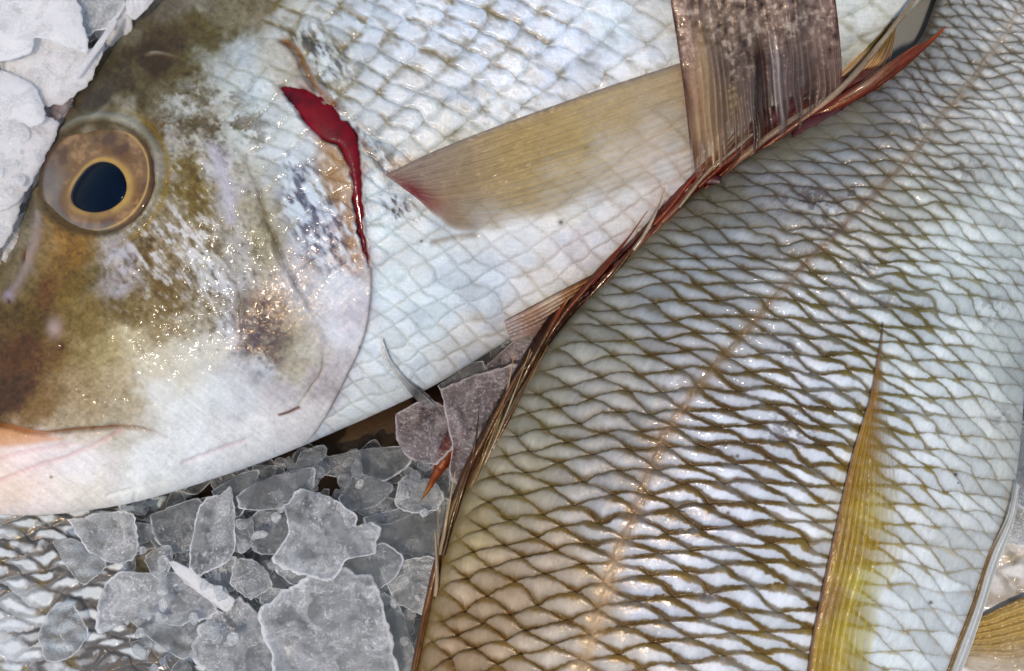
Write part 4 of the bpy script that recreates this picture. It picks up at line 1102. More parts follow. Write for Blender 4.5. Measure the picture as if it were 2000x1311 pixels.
DSP = [
 ([(800, 1345, 40, 6), (834, 1185, 52, 8), (866, 1052, 58, 8), (900, 950, 60, 6), (922, 900, 58, 2)], [(0, 104, 76, 40), (.5, 112, 88, 60), (1, 138, 118, 96)]),
 ([(872, 1030, 52, 6), (908, 930, 64, 9), (950, 850, 70, 9), (1000, 752, 70, 7), (1040, 688, 62, 1)], [(0, 98, 72, 48), (.5, 88, 62, 42), (.85, 108, 88, 70), (1, 190, 178, 160)]),
 ([(990, 800, 50, 5), (1040, 706, 66, 9), (1085, 622, 66, 7), (1114, 578, 56, 1)], [(0, 70, 44, 32), (.6, 74, 34, 28), (.9, 150, 92, 44), (1, 206, 190, 170)]),
 ([(1050, 690, 52, 5), (1108, 606, 68, 9), (1165, 536, 68, 8), (1216, 476, 60, 1)], [(0, 72, 34, 28), (.6, 104, 56, 46), (.88, 128, 70, 30), (1, 200, 170, 130)]),
 ([(1140, 590, 52, 5), (1210, 516, 66, 9), (1275, 452, 66, 7), (1330, 392, 58, 1)], [(0, 74, 24, 24), (.5, 128, 92, 84), (1, 112, 52, 44)]),
 ([(1215, 520, 54, 5), (1290, 440, 70, 10), (1350, 372, 74, 8), (1388, 300, 66, 1)], [(0, 92, 40, 38), (.5, 132, 96, 90), (.8, 140, 100, 92), (1, 208, 196, 186)]),
 ([(1330, 392, 60, 6), (1400, 322, 84, 11), (1475, 252, 100, 11), (1555, 190, 108, 8), (1628, 112, 100, 1)], [(0, 110, 44, 36), (.4, 104, 60, 54), (.7, 128, 64, 44), (.88, 166, 88, 30), (1, 186, 112, 40)]),
 ([(1345, 405, 60, 6), (1440, 315, 84, 10), (1530, 245, 96, 10), (1600, 200, 98, 6), (1650, 168, 90, 1)], [(0, 120, 72, 60), (.5, 152, 136, 122), (1, 168, 158, 146)]),
 ([(1490, 290, 70, 6), (1570, 232, 92, 10), (1650, 166, 108, 10), (1715, 92, 116, 9), (1800, -20, 116, 6)], [(0, 112, 50, 42), (.35, 158, 146, 132), (.7, 150, 140, 122), (1, 160, 150, 130)]),
 ([(1520, 262, 76, 8), (1600, 222, 96, 14), (1680, 176, 110, 19), (1755, 122, 116, 15), (1812, 84, 114, 8), (1860, 40, 106, 1)], [(0, 104, 34, 28), (.3, 120, 52, 42), (.55, 128, 88, 76), (.8, 122, 66, 46), (1, 176, 106, 40)]),
 ([(1610, 214, 100, 4), (1690, 166, 124, 9), (1750, 118, 128, 7), (1796, 84, 118, 1)], [(0, 120, 70, 60), (.4, 156, 132, 118), (.8, 134, 84, 66), (1, 150, 90, 50)]),
 ([(1650, 206, 96, 5), (1720, 162, 112, 9), (1780, 116, 110, 6), (1826, 76, 104, 1)], [(0, 92, 34, 28), (.5, 112, 52, 40), (1, 132, 72, 36)]),
 ([(1560, 250, 70, 6), (1650, 212, 92, 12), (1730, 170, 96, 9), (1790, 130, 90, 1)], [(0, 92, 44, 38), (.5, 140, 110, 98), (1, 128, 84, 64)])]
for i, (pts, cols) in enumerate(DSP):
    pts = [(a_, b_, c_, r_ * (.62 if i != 9 else .66)) for a_, b_, c_, r_ in pts]
    cols = [(t_, r_ * .86, g_ * .84, b_ * .84) for t_, r_, g_, b_ in cols]
    build_tube('spine', pts, M_SPINE, fishB, cols, seed=i)
rs = np.random.default_rng(5)
AX = spline(list(zip([0.5 * (a_[0] + b_[0]) for a_, b_ in zip(OUT, INN)], [0.5 * (a_[1] + b_[1]) for a_, b_ in zip(OUT, INN)])), 200)
for i in range(26):
    k0 = int(rs.integers(2, 165)); ln = int(rs.integers(16, 34))
    k1 = min(199, k0 + ln)
    seg = AX[k0:k1:max(1, (k1 - k0) // 5)]
    tn = np.gradient(seg, axis=0); tn /= np.linalg.norm(tn, axis=1)[:, None]
    nrm = np.stack([tn[:, 1], -tn[:, 0]], -1)
    t_ = np.linspace(0, 1, len(seg))
    of = rs.uniform(-22, 8) + t_ ** 1.5 * rs.uniform(10, 46)
    up_ = np.interp(k0, [0, 90, 150, 199], [58, 64, 88, 110]) + rs.uniform(-6, 14)
    r0 = rs.uniform(2.0, 4.6)
    p_ = [(q[0] + n_[0] * o_, q[1] + n_[1] * o_, up_ + 8 * math.sin(3 * tt), max(.5, r0 * (1 - tt ** 2))) for q, n_, o_, tt in zip(seg, nrm, of, t_)]
    pal = [(150, 138, 124), (112, 34, 26), (70, 42, 30), (128, 92, 78), (92, 20, 18)] if k0 > 75 else [(128, 106, 80), (86, 62, 40), (150, 134, 112), (60, 44, 32)]
    c0 = pal[int(rs.integers(0, len(pal)))]
    build_tube('fin_ray', p_, M_SPINE, fishB, [(0, *[q * .9 for q in c0]), (.7, *c0), (1, min(255, c0[0] * 1.3), c0[1] * 1.15, c0[2] * .9)], nseg=50, nring=10, seed=40 + i)
M_CLOT = simple_mat('clotted_blood', (60, 4, 6), .4, .0, .4, 300, .4)


class Flat:
    def __init__(self, z): self.z = z

    def at(self, x, y, default=0): return np.zeros(np.shape(x)) + self.z


build_patch('blood_clot', [(1372, 352), (1390, 338), (1408, 345), (1404, 356), (1414, 366), (1396, 362), (1380, 362)], Flat(84), M_CLOT, fishB, 4, 6)
build_patch('blood_clot', [(1486, 215), (1520, 205), (1552, 188), (1570, 196), (1540, 226), (1510, 246), (1470, 262), (1460, 250)], Flat(104), M_CLOT, fishB, 4, 6)
build_patch('blood_clot', [(1545, 262), (1575, 232), (1630, 208), (1650, 188), (1662, 196), (1630, 232), (1585, 262), (1556, 284)], Flat(98), M_CLOT, fishB, 4, 5)

# =================================================================== FISH C: brown tail lying over fish A
fishC = thing('fish', 'fish out of frame whose brown rayed tail fin hangs over the silver belly', 'fish', 1480, -120, 150, 'fish laid on the ice')


def tail_z(x, y, u, v):
    a = blur_rows(ZA.at(x, y, 20), 12)
    e = 225 - 105 * sst(-60, 330, y) - 50 * sst(1450, 1650, x)
    return np.maximum(e, a + 34) + 7 * np.sin(v * 9 + u * 2) + 4 * np.sin(v * 21 - u * 2) + sst(.45, .7, u) * (15 * np.exp(-((v - .585) / .03) ** 2) - 14 * np.exp(-((v - .50) / .03) ** 2) + 9 * np.exp(-((v - .13) / .035) ** 2) - 8 * np.exp(-((v - .82) / .04) ** 2))


def tail_col(x, y, u, v, rib):
    C = lin(cfield(x, y, [(1330, 60, 134, 112, 98), (1345, 200, 150, 118, 90), (1365, 250, 172, 142, 108), (1400, 60, 118, 102, 84), (1500, 40, 122, 104, 90), (1450, 110, 92, 80, 68), (1560, 60, 104, 90, 80), (1600, 60, 142, 122, 108), (1420, 220, 122, 104, 82), (1380, 300, 140, 112, 88),
                          (1480, 200, 96, 84, 78), (1520, 150, 112, 98, 94), (1560, 160, 86, 76, 74), (1610, 150, 120, 100, 88), (1640, 80, 120, 92, 82), (1450, 260, 104, 90, 78)], 24))
    C = C * .68 + .32 * lin((114, 100, 100))
    fleshy = 1 - sst(60, 150, y + 40 * fbm(x, y, 40, 301, 3) - 40 * np.exp(-((x - 1430) / 60) ** 2))
    m = fbm(x, y, 12, 302, 4)
    C = C * (1 + fleshy * .5 * m + .3 * fleshy * fbm(x * .6 + y * .2, y * .35, 7, 305, 3))[..., None]
    C = mixc(C, lin((178, 166, 150)), fleshy * sst(.3, .8, m) * .45)
    C = C * (1.08 + (1 - fleshy) * (0.42 * (rib - .45) + 0.22 * fbm(u * 1.2, v * 20, 1., 303, 3) + .10 * fbm(u * 3, v * 90, 1., 304, 2)))[..., None]
    C = mixc(C, lin((184, 176, 172)), (np.exp(-((v - .60) / .010) ** 2) + .8 * np.exp(-((v - .565) / .006) ** 2)) * sst(.5, .6, u) * .6)
    C = mixc(C, lin((186, 156, 118)), np.exp(-((v - .14) / .045) ** 2) * sst(.35, .6, u) * .6)
    C = mixc(C, lin((70, 56, 50)), np.exp(-((v - .50) / .035) ** 2) * sst(.45, .6, u) * .7)
    e = np.exp(-(v / .018) ** 2) + np.exp(-((1 - v) / .02) ** 2)
    C = mixc(C, lin((72, 46, 50)), np.clip(e, 0, 1) * .75)
    return mixc(C, lin((42, 36, 46)), np.exp(-((x - 1478 + (y - 200) * .02) / 5) ** 2) * sst(90, 140, y) * .8)


build_fin('tail_fin', [(1322, -160), (1312, -60), (1310, 0), (1322, 80), (1336, 180), (1346, 270), (1352, 352)], [(1610, -160), (1622, -60), (1632, 0), (1640, 70), (1645, 140), (1646, 190), (1640, 215)],
          tail_z, M_FIN, fishC, tail_col, lambda x, y, u, v, rib: (1.0 - .40 * sst(.5, .8, u) * (1 - rib) * sst(.05, .15, v)) * (1 - .9 * sst(.86, .97, u + .10 * fbm(v * 40, u * 2, 1., 306, 2))), rays=13, nu=360, nv=340, ray_h=4.0, branch=True)
# its tail stalk, just beyond
st = []
xs = np.linspace(0, 1, 40)
ang = np.linspace(0, 2 * np.pi, 48, endpoint=False)
X = 1468 + np.cos(ang)[None] * (130 + 60 * xs[:, None] ** 2) * (1 - 0.0 * xs[:, None]); Y = -95 - 420 * xs[:, None] + 0 * ang[None]; Z = 225 + np.sin(ang)[None] * (26 + 90 * xs[:, None])
kk = np.arange(39)[:, None] * 48; jj = np.arange(48)[None]; j2 = (jj + 1) % 48
make_mesh('tail_stalk', world(X, Y, Z).reshape(-1, 3), np.stack([kk + jj, kk + j2, kk + 48 + j2, kk + 48 + jj], -1).reshape(-1, 4), M_SKIN_A, fishC, np.zeros(X.shape + (3,)) + lin((130, 114, 98)))


# =================================================================== FISH D (under the ice, lower left) and E (lower right corner)
def build_low_fish(dors, vent, H, zc, lat, label, base, light, dark, pw, ncol, nrow, seed, cap=1.0):
    x, y, z, v, nu = body_grid(dors, vent, H, zc, 2.2, .6, ncol, nrow)
    up = np.zeros(x.shape, bool); up[:nu] = True
    nm = fbm(x, y, 30, seed, 4); nf = fbm(x, y, 10, seed + 1, 3)
    U, V = lat(x + 6 * nm + 10 * fbm(x, y, 80, seed + 6, 2), y + 5 * fbm(x, y, 30, seed + 2, 3) + 10 * fbm(x, y, 80, seed + 7, 2))
    n, p, q, ef, ec, r1, r2 = scales(U, V, 1.5)
    ed = np.minimum(ef, ec) + .08 * nf
    dk = pw(x, y)
    lens = sst(.05, .55, ed)
    C = np.zeros(x.shape + (3,)) + lin(light)
    qc = (ec - ef) * .5
    t_ = np.sqrt((qc / .80) ** 2 + (p / .66) ** 2) + .22 * nm
    dm = sst(.42, .88, t_) * (.75 + .6 * r2) + (r1 > .66) * .75 * sst(-.6, .3, nm)
    C = mixc(C, lin(dark), np.clip(dm * dk * 1.2, 0, .88))
    C = mixc(C, lin((112, 100, 66)), np.clip(sst(.2, .8, fbm(x, y, 44, seed + 5, 3)) * dm * .5, 0, .6))
    C = C * (1 + .10 * nm + .04 * nf)[..., None]
    h = 3.5 * (sst(0, .5, ed) + .5 * q + .4 * (r1 - .5))
    h = np.where(up, h, 0) * np.clip(1.15 - np.abs(v) ** 16, 0, 1)
    zr = Raster(x[:nu], y[:nu], z[:nu])
    X, Y, Z = displaced(x, y, z, h, nu)
    root = thing('fish', label, 'fish', *base, 'fish laid on the ice')
    make_mesh('body', world(X, Y, Z).reshape(-1, 3), closed_tube(x.shape[0], x.shape[1]), M_SKIN_LOW, root, C, {'wet': .12 + .5 * fbm(x, y, 60, seed + 9, 2)})
    return root, zr


LAT_D = fit_lattice([(100, 1200, 46, 20, 50, -18), (300, 1000, 46, 20, 50, -18), (0, 1300, 46, 20, 50, -18)], deg=1, tail=True)
fishD, ZD = build_low_fish([(-420, 1000), (-250, 900), (-80, 880), (100, 880), (260, 905), (380, 960), (450, 1060), (500, 1200), (520, 1330), (560, 1500)],
                           [(-460, 1100), (-420, 1400), (-300, 1600), (-160, 1700), (-20, 1760), (100, 1790), (200, 1800), (300, 1800), (400, 1780), (520, 1650)],
                           [20, 70, 100, 120, 130, 130, 126, 116, 100, 40], -250, LAT_D, 'dark-flecked white fish half buried under ice chips in the lower left', (120, 1250, -300),
                           (204, 212, 216), (64, 62, 64), lambda x, y: np.clip(cfield(x, y, [(0, 1290, .12), (40, 1200, .35), (80, 1080, .75), (150, 1150, .85), (100, 1300, .45), (170, 1230, .8), (250, 1250, 1.0), (350, 1200, 1.), (350, 1000, 1.1), (200, 1000, .7), (40, 1020, .5), (400, 1300, 1.1), (-100, 1250, .05)], 50)[..., 0], 0, 1.1), 420, 420, 400)
LAT_E = fit_lattice([(1950, 1100, 40, 36, 44, -30), (2000, 1300, 40, 36, 44, -30), (1900, 1250, 40, 36, 44, -30)], deg=1, tail=True)
fishE, ZE = build_low_fish([(1700, 1500), (1800, 1200), (1840, 1060), (1930, 960), (2050, 900), (2250, 880)], [(1800, 1700), (2100, 1650), (2250, 1560), (2340, 1400), (2380, 1200), (2380, 1000)],
                           [60, 90, 110, 115, 110, 60], -190, LAT_E, 'pale scaly fish peeking out at the lower right corner, mostly hidden', (2000, 1250, -300),
                           (214, 214, 214), (120, 106, 80), lambda x, y: .28 + 0 * x, 160, 200, 440)
build_fin('pectoral_fin', [(1900, 1212), (1950, 1188), (2000, 1166), (2100, 1130)], [(1880, 1300), (1940, 1320), (2000, 1320), (2110, 1290)],
          lambda x, y, u, v: blur_rows(ZE.at(x, y, -120), 5) + 16, M_FIN, fishE,
          lambda x, y, u, v, rib: mixc(np.zeros(x.shape + (3,)) + lin((178, 150, 92)), lin((104, 86, 66)), np.exp(-(v / .05) ** 2) * .8) * (.85 + .3 * rib)[..., None],
          lambda x, y, u, v, rib: (.85 - .7 * sst(.3, 1., v)), rays=9, nu=140, nv=90, ray_h=4)
# deeply buried fish in the gap: a dark red flank and one fin spine
fishF = thing('fish', 'dark red-brown fish buried deepest, only a spine tip and sliver showing in the gap', 'fish', 620, 900, -330, 'fish laid on the ice')
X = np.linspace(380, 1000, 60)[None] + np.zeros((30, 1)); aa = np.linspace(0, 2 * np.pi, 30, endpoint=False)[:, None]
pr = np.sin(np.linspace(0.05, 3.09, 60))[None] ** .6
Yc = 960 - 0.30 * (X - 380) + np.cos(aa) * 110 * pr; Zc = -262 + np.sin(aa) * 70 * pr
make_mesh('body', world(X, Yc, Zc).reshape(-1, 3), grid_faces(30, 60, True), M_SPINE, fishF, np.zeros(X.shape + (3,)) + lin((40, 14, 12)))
build_tube('fin_spine', [(900, 840, -60, 24), (878, 880, -52, 20), (856, 918, -42, 10), (838, 952, -34, 5), (822, 978, -30, 1)], M_SPINE, fishF, [(0, 96, 44, 24), (.5, 112, 50, 20), (.8, 124, 78, 28), (1, 120, 92, 44)], seed=30)

# =================================================================== SETTING
g = 9000
V = world(np.array([-g, g, g, -g], F) + CX, np.array([g, g, -g, -g], F) + CY, np.full(4, -340.0))
gr = make_mesh('ground', V, np.array([[0, 1, 2, 3]]), M_GROUND, None)
gr['kind'] = 'structure'


tray = thing('tray', 'smooth grey plastic tray edge glimpsed at the top between two fish', 'tray', 1850, -200, -300)
bx = np.array([1640, 1980, 1980, 1640], F); by = np.array([-420, -420, 260, 260], F)
vt = []
for (zz, gw) in ((-300, 0), (-62, 0), (-54, -4), (-50, -12)):
    vt.append(world(np.array([1640 - gw, 1980 + gw, 1980 + gw, 1640 - gw], F), np.array([-420 - gw, -420 - gw, 260 + gw, 260 + gw], F), np.full(4, float(zz))))
vt = np.vstack(vt)
fs = [[0, 3, 2, 1], [12, 13, 14, 15]]
for q_ in range(3):
    for k_ in range(4):
        fs.append([q_ * 4 + k_, q_ * 4 + (k_ + 1) % 4, q_ * 4 + 4 + (k_ + 1) % 4, q_ * 4 + 4 + k_])
make_mesh('rim', vt, np.array(fs), M_GROUND, tray, smooth=False)

# =================================================================== ICE
def ice_piece(name, poly, zc, thick, tilt, mat, seed, rough=1.0, n=150, rings=30, base_only=False, calm=1.0):
    """a broken plate of ice: ragged outline, domed uneven faces, white broken rim"""
    r = np.random.default_rng(seed)
    P = spline(list(poly) + [poly[0]], n + 1)[:-1]
    L = np.asarray(list(poly) + [poly[0]], F)
    dl = np.r_[0, np.cumsum(np.linalg.norm(np.diff(L, axis=0), axis=1))]
    s = np.linspace(0, dl[-1], n, endpoint=False)
    Q = np.stack([np.interp(s, dl, L[:, 0]), np.interp(s, dl, L[:, 1])], -1)
    P = 0.35 * Q + 0.65 * P                              # corners stay fairly sharp
    c = P.mean(0)
    d = P - c
    size = np.sqrt((d ** 2).sum(1).mean())
    k = np.arange(n)
    jag = fbm(np.cos(k / n * 2 * np.pi) * 9 + seed * 3.1, np.sin(k / n * 2 * np.pi) * 9, 1.0, seed, 4) * 0.030 * rough + fbm(np.cos(k / n * 2 * np.pi) * 2.5 + seed, np.sin(k / n * 2 * np.pi) * 2.5, 1.0, seed + 5, 2) * 0.04 * rough
    rr = np.r_[np.linspace(0, .8, rings - 4), .87, .92, .955, .98, 1.0]
    jw = 1 + jag[None] * rr[:, None] ** 7
    X = c[0] + rr[:, None] * d[:, 0] * jw; Y = c[1] + rr[:, None] * d[:, 1] * jw
    X = X + size * .06 * fbm(X, Y + seed, size * .8, seed + 21, 2) * (1 - rr[:, None] ** 4); Y = Y + size * .06 * fbm(X, Y + seed, size * .8, seed + 22, 2) * (1 - rr[:, None] ** 4)
    pl = zc + tilt[0] * (X - c[0]) + tilt[1] * (Y - c[1])
    rim_t = 0.35 + 0.25 * fbm(np.cos(k / n * 6.283) * 3, np.sin(k / n * 6.283) * 3, 1., seed + 9, 2)
    prof = rim_t[None] + (1 - rim_t[None]) * np.sqrt(np.clip(1 - rr[:, None] ** 4, 0, 1))
    bump = fbm(X + seed * 37, Y, size * .55, seed + 2, 5)
    step = np.floor(2.2 * fbm(X + seed * 11, Y + 5, size * 1.1, seed + 3, 2)) * .28
    zt = pl + thick * .5 * prof + thick * (.20 * bump * (.4 + .6 * calm) + .8 * step * calm * (calm > .5)) * np.clip(1.2 - rr[:, None] ** 6, 0, 1)
    zb = pl - thick * .5 * prof + thick * .3 * fbm(X, Y + seed * 9, size * .6, seed + 7, 4) * np.clip(1.2 - rr[:, None] ** 6, 0, 1)
    rim = np.clip(.10 + .85 * sst(.93, .985, rr)[:, None] * (.45 + .7 * (.5 + .5 * fbm(np.cos(k / n * 6.283) * 4, np.sin(k / n * 6.283) * 4, 1., seed + 12, 3)[None])), 0, 1) - .10
    lv = (bump * 3.2) % 1.0
    fl = np.exp(-(np.minimum(lv, 1 - lv) / .07) ** 2) * sst(-.1, .5, fbm(X + seed, Y, size * .7, seed + 31, 3))
    rim = rim + .5 * fl * calm * np.clip(1.1 - rr[:, None] ** 8, 0, 1)
    zt = zt + thick * .16 * (np.floor(bump * 3.2) / 3.2 - bump) * calm * np.clip(1.1 - rr[:, None] ** 8, 0, 1)
    m = len(rr)
    V = np.vstack([world(X, Y, zt).reshape(-1, 3), world(X, Y, zb).reshape(-1, 3)])
    f = []
    kk = np.arange(m - 1)[:, None] * n; jj = np.arange(n)[None]; j2 = (jj + 1) % n
    top = np.stack([kk + jj, kk + j2, kk + n + j2, kk + n + jj], -1).reshape(-1, 4)
    o = m * n
    bot = top[:, ::-1] + o
    e = (m - 1) * n
    sd = np.stack([e + np.arange(n), e + (np.arange(n) + 1) % n, o + e + (np.arange(n) + 1) % n, o + e + np.arange(n)], -1)
    rimv = np.concatenate([(rim + 0 * X).ravel(), (rim * .6 + 0 * X).ravel()])
    if base_only:
        return V, np.vstack([top, bot, sd]), rimv
    b = world(F(c[0]), F(c[1]), F(zc))
    return make_mesh(name, V, np.vstack([top, bot, sd]), mat, None, None, {'rim': rimv}, base=b)


G = 'ice pieces between and around the fish'
ICE = [
 # label, poly, z, thick, tilt, mat
 ('largest rough ice slab at the bottom edge, frosted white along its ragged rim', [(523, 1203), (552, 1167), (603, 1143), (663, 1122), (714, 1143), (735, 1190), (748, 1258), (762, 1330), (640, 1350), (565, 1340), (535, 1267)], -20, 26, (.05, -.04), 'F'),
 ('crumbly frosted ice lump with white cracks, above the largest slab', [(563, 994), (595, 967), (637, 973), (667, 994), (688, 1009), (690, 1030), (716, 1022), (729, 1041), (718, 1075), (676, 1088), (646, 1122), (595, 1112), (550, 1088), (557, 1067), (572, 1041)], -2, 34, (.03, .05), 'F'),
 ('smooth dark oval ice disc touching the crumbly frosted lump', [(489, 1033), (500, 1008), (525, 996), (550, 998), (568, 1012), (576, 1041), (562, 1068), (530, 1078), (501, 1071)], -60, 22, (.1, .1), 'C'),
 ('flat lens-shaped ice flake just below the white chin', [(472, 969), (501, 948), (552, 929), (601, 920), (603, 952), (569, 984), (510, 992), (478, 988)], -30, 18, (.12, .22), 'C'),
 ('upright four-sided ice plate left of the dark oval disc', [(378, 1070), (395, 994), (429, 973), (448, 969), (453, 1062), (442, 1088), (395, 1116), (378, 1105)], -46, 20, (-.15, .1), 'F'),
 ('smooth slanted ice plate on the right of the largest slab', [(671, 1096), (722, 1075), (748, 1067), (778, 1092), (765, 1126), (722, 1156), (697, 1140), (650, 1126)], -28, 20, (.2, -.1), 'C'),
 ('small heart-shaped ice chip with a thick white rim', [(285, 1096), (297, 1079), (327, 1069), (334, 1088), (327, 1113), (314, 1128), (297, 1118)], -70, 18, (.1, .1), 'F'),
 ('long narrow white ice splinter pointing down to the right', [(336, 1101), (357, 1106), (408, 1140), (450, 1167), (433, 1186), (399, 1164), (361, 1135)], -48, 22, (.1, -.3), 'W'),
 ('bubbly white ice plate lying over the flecked fish', [(208, 1150), (238, 1122), (289, 1126), (353, 1122), (382, 1147), (408, 1190), (340, 1215), (272, 1203), (208, 1228), (204, 1181)], -84, 22, (.06, .05), 'F'),
 ('glassy ice plate tucked beneath the bubbly plate', [(263, 1211), (331, 1207), (382, 1194), (414, 1220), (395, 1254), (357, 1281), (306, 1249)], -92, 18, (.1, .05), 'C'),
 ('wide dark ice slab left of the largest slab at the bottom', [(402, 1225), (467, 1181), (510, 1224), (535, 1258), (560, 1330), (425, 1310), (389, 1275)], -74, 22, (.05, .1), 'F'),
 ('clear pointed ice shard on the pale flank in the lower left', [(140, 1186), (157, 1211), (166, 1241), (140, 1275), (98, 1285), (82, 1240), (102, 1198)], -96, 14, (.08, 0), 'C'),
 ('clear ice flake with a scratched edge over the flecked fish', [(110, 1062), (140, 1056), (187, 1079), (200, 1105), (161, 1135), (127, 1096)], -86, 16, (.1, .1), 'C'),
 ('cloudy square ice flake just under the chin at left', [(145, 1020), (229, 1005), (259, 1018), (261, 1079), (229, 1096), (178, 1071)], -80, 16, (.05, .05), 'F'),
 ('smooth grey ice block beside the brown fish edge', [(722, 1016), (799, 994), (870, 985), (850, 1088), (799, 1100), (731, 1071)], -62, 24, (-.05, .1), 'C'),
 ('translucent ice wedge standing above the frosted lump', [(667, 973), (697, 931), (761, 952), (730, 986), (680, 994)], -50, 22, (.2, .1), 'C'),
 ('knobbly little ice chip near the rusty spine tip', [(784, 946), (797, 930), (808, 942), (834, 940), (858, 960), (850, 990), (800, 996), (776, 980)], -56, 20, (.0, .1), 'F'),
 ('broad shadowed ice plate right under the silver belly', [(629, 897), (722, 880), (799, 876), (790, 905), (748, 935), (680, 930), (614, 920)], -96, 22, (.1, .2), 'C'),
 ('speckled pinkish ice lump hanging below the small pelvic fin', [(778, 814), (832, 790), (870, 806), (883, 863), (847, 898), (805, 890), (786, 867)], -44, 30, (.1, .1), 'P'),
 ('angular pinkish ice plate wedged against the brown fish', [(870, 768), (923, 745), (998, 724), (1004, 745), (960, 844), (920, 940), (885, 913), (889, 860)], -24, 22, (-.1, .05), 'P'),
 ('thin grey ice flake squeezed between belly and pinkish plate', [(860, 752), (908, 718), (939, 710), (935, 740), (881, 772)], -50, 18, (.1, .2), 'C'),
 ('dark glassy ice wedge deep in the notch between both fish', [(955, 715), (1015, 662), (1065, 640), (1040, 737), (984, 745)], -60, 24, (.1, .1), 'P'),
 ('grey ice chunk along the brown fish near the bottom', [(748, 1113), (807, 1096), (850, 1100), (840, 1190), (782, 1175)], -48, 24, (-.1, .1), 'F'),
 ('tall dim ice sliver between largest slab and brown fish', [(735, 1160), (778, 1190), (800, 1254), (812, 1330), (761, 1330), (748, 1232)], -62, 24, (.2, .1), 'C'),
 ('narrow upright ice chip left of the dark oval disc', [(455, 1028), (489, 1016), (495, 1054), (470, 1076)], -64, 20, (.1, .1), 'F'),
 ('jumbled glassy ice chip right of the long splinter', [(463, 1096), (501, 1101), (526, 1139), (489, 1164), (455, 1139)], -58, 22, (.1, .1), 'F'),
 ('tiny triangular ice chip above the left shoulder of the largest slab', [(516, 1147), (557, 1156), (544, 1184), (512, 1175)], -50, 16, (.1, .1), 'F'),
 ('small wet ice chips heaped in the dark crack under the jaw', [(590, 884), (629, 872), (634, 890), (616, 906), (580, 916)], -52, 22, (.1, .1), 'C'),
 ('curved ice sliver under the frosted lump at right', [(560, 1080), (620, 1110), (660, 1125), (640, 1150), (600, 1150), (548, 1120)], -34, 22, (.1, .1), 'F'),
 ('ragged ice plate behind the four-sided plate below the chin', [(300, 1010), (380, 980), (400, 1010), (385, 1060), (340, 1075), (310, 1050)], -100, 20, (.05, .1), 'C'),
 ('flat dim ice shard at the left of the lens-shaped flake', [(420, 960), (470, 930), (500, 925), (490, 960), (470, 1000), (440, 1000)], -86, 20, (.1, .1), 'C'),
 ('dull ice plate between dark oval disc and long splinter', [(400, 1110), (450, 1090), (470, 1110), (455, 1150), (420, 1150)], -80, 22, (.1, .1), 'F'),
 ('grey ice shard below the translucent wedge', [(690, 990), (760, 975), (800, 1000), (760, 1020), (735, 1020)], -70, 20, (.1, .1), 'C'),
 ('sunken ice block under the pinkish lump', [(760, 890), (850, 880), (890, 930), (880, 990), (800, 940)], -110, 24, (.1, .1), 'C'),
 # upper left
 ('big pale ice slab in the upper left corner with a curved edge', [(-60, -60), (100, -60), (140, 0), (162, 60), (160, 98), (125, 88), (70, 72), (60, 100), (10, 112), (-60, 112)], 120, 40, (.05, .05), 'W'),
 ('milky ice slab against the forehead of the silver fish', [(25, 105), (70, 70), (130, 82), (165, 98), (200, 90), (180, 140), (140, 185), (100, 200), (60, 182), (25, 150)], 84, 34, (.1, .0), 'W'),
 ('smooth white ice block at the left edge above the rough lump', [(-60, 118), (25, 150), (62, 168), (84, 228), (60, 244), (30, 234), (-60, 236)], 100, 40, (.1, .1), 'W'),
 ('rough sparkling ice lump at the left edge beside the eye', [(-60, 240), (40, 226), (75, 225), (102, 238), (100, 270), (82, 318), (46, 372), (20, 400), (-60, 400)], 104, 44, (-.1, .0), 'W'),
 ('cloudy ice block at the top edge beside the corner slab', [(104, -60), (180, -60), (250, -40), (236, 10), (205, 50), (168, 62), (140, 10)], 76, 36, (.1, .1), 'F'),
 ('white ice chunk on the top edge against the fish nape', [(252, -60), (345, -60), (300, 0), (268, 32), (250, 22)], 96, 30, (.1, .1), 'W'),
 ('grainy ice lump at the left edge under the rough lump', [(-60, 380), (40, 372), (28, 430), (0, 482), (-60, 500)], 86, 40, (-.1, .0), 'W'),
 ('thin white ice sliver leaning on the olive forehead', [(150, 138), (216, 48), (222, 56), (186, 108), (154, 152)], 130, 14, (.0, .0), 'W'),
 ('pink-stained ice pocket between the milky slab and forehead', [(82, 200), (120, 192), (140, 200), (110, 240), (96, 262), (84, 236)], 72, 26, (.1, .0), 'P'),
 # right edge
 ('dark ice chunk by the right edge beside the belly', [(1985, 840), (2040, 820), (2060, 960), (2010, 990), (1975, 960)], -50, 26, (0, 0), 'C'),
 ('glassy ice chip above the corner fish at right', [(1960, 985), (2005, 960), (2040, 1000), (2010, 1060), (1955, 1050)], -72, 24, (.1, .1), 'F'),
]
MATI = {'C': M_ICE, 'F': M_ICE_FROST, 'W': M_ICE_WHITE, 'P': M_ICE_PINK}
for i, (lab, poly, z, th, tl, mt) in enumerate(ICE):
    pc_ = np.asarray(poly, F); pc_ = pc_.mean(0) + (pc_ - pc_.mean(0)) * (1.16 if i < 34 else 1.10)
    if 34 <= i < 43:
        th *= .62; z = 84 + (z - 84) * .6
    o = ice_piece('ice_shard', [tuple(q_) for q_ in pc_], z, th, tl, MATI[mt], 500 + i * 7, rough=1.3 if mt in 'FW' else .8, calm=.35 if mt == 'W' else 1.0)
    tag(o, lab, 'ice', G)


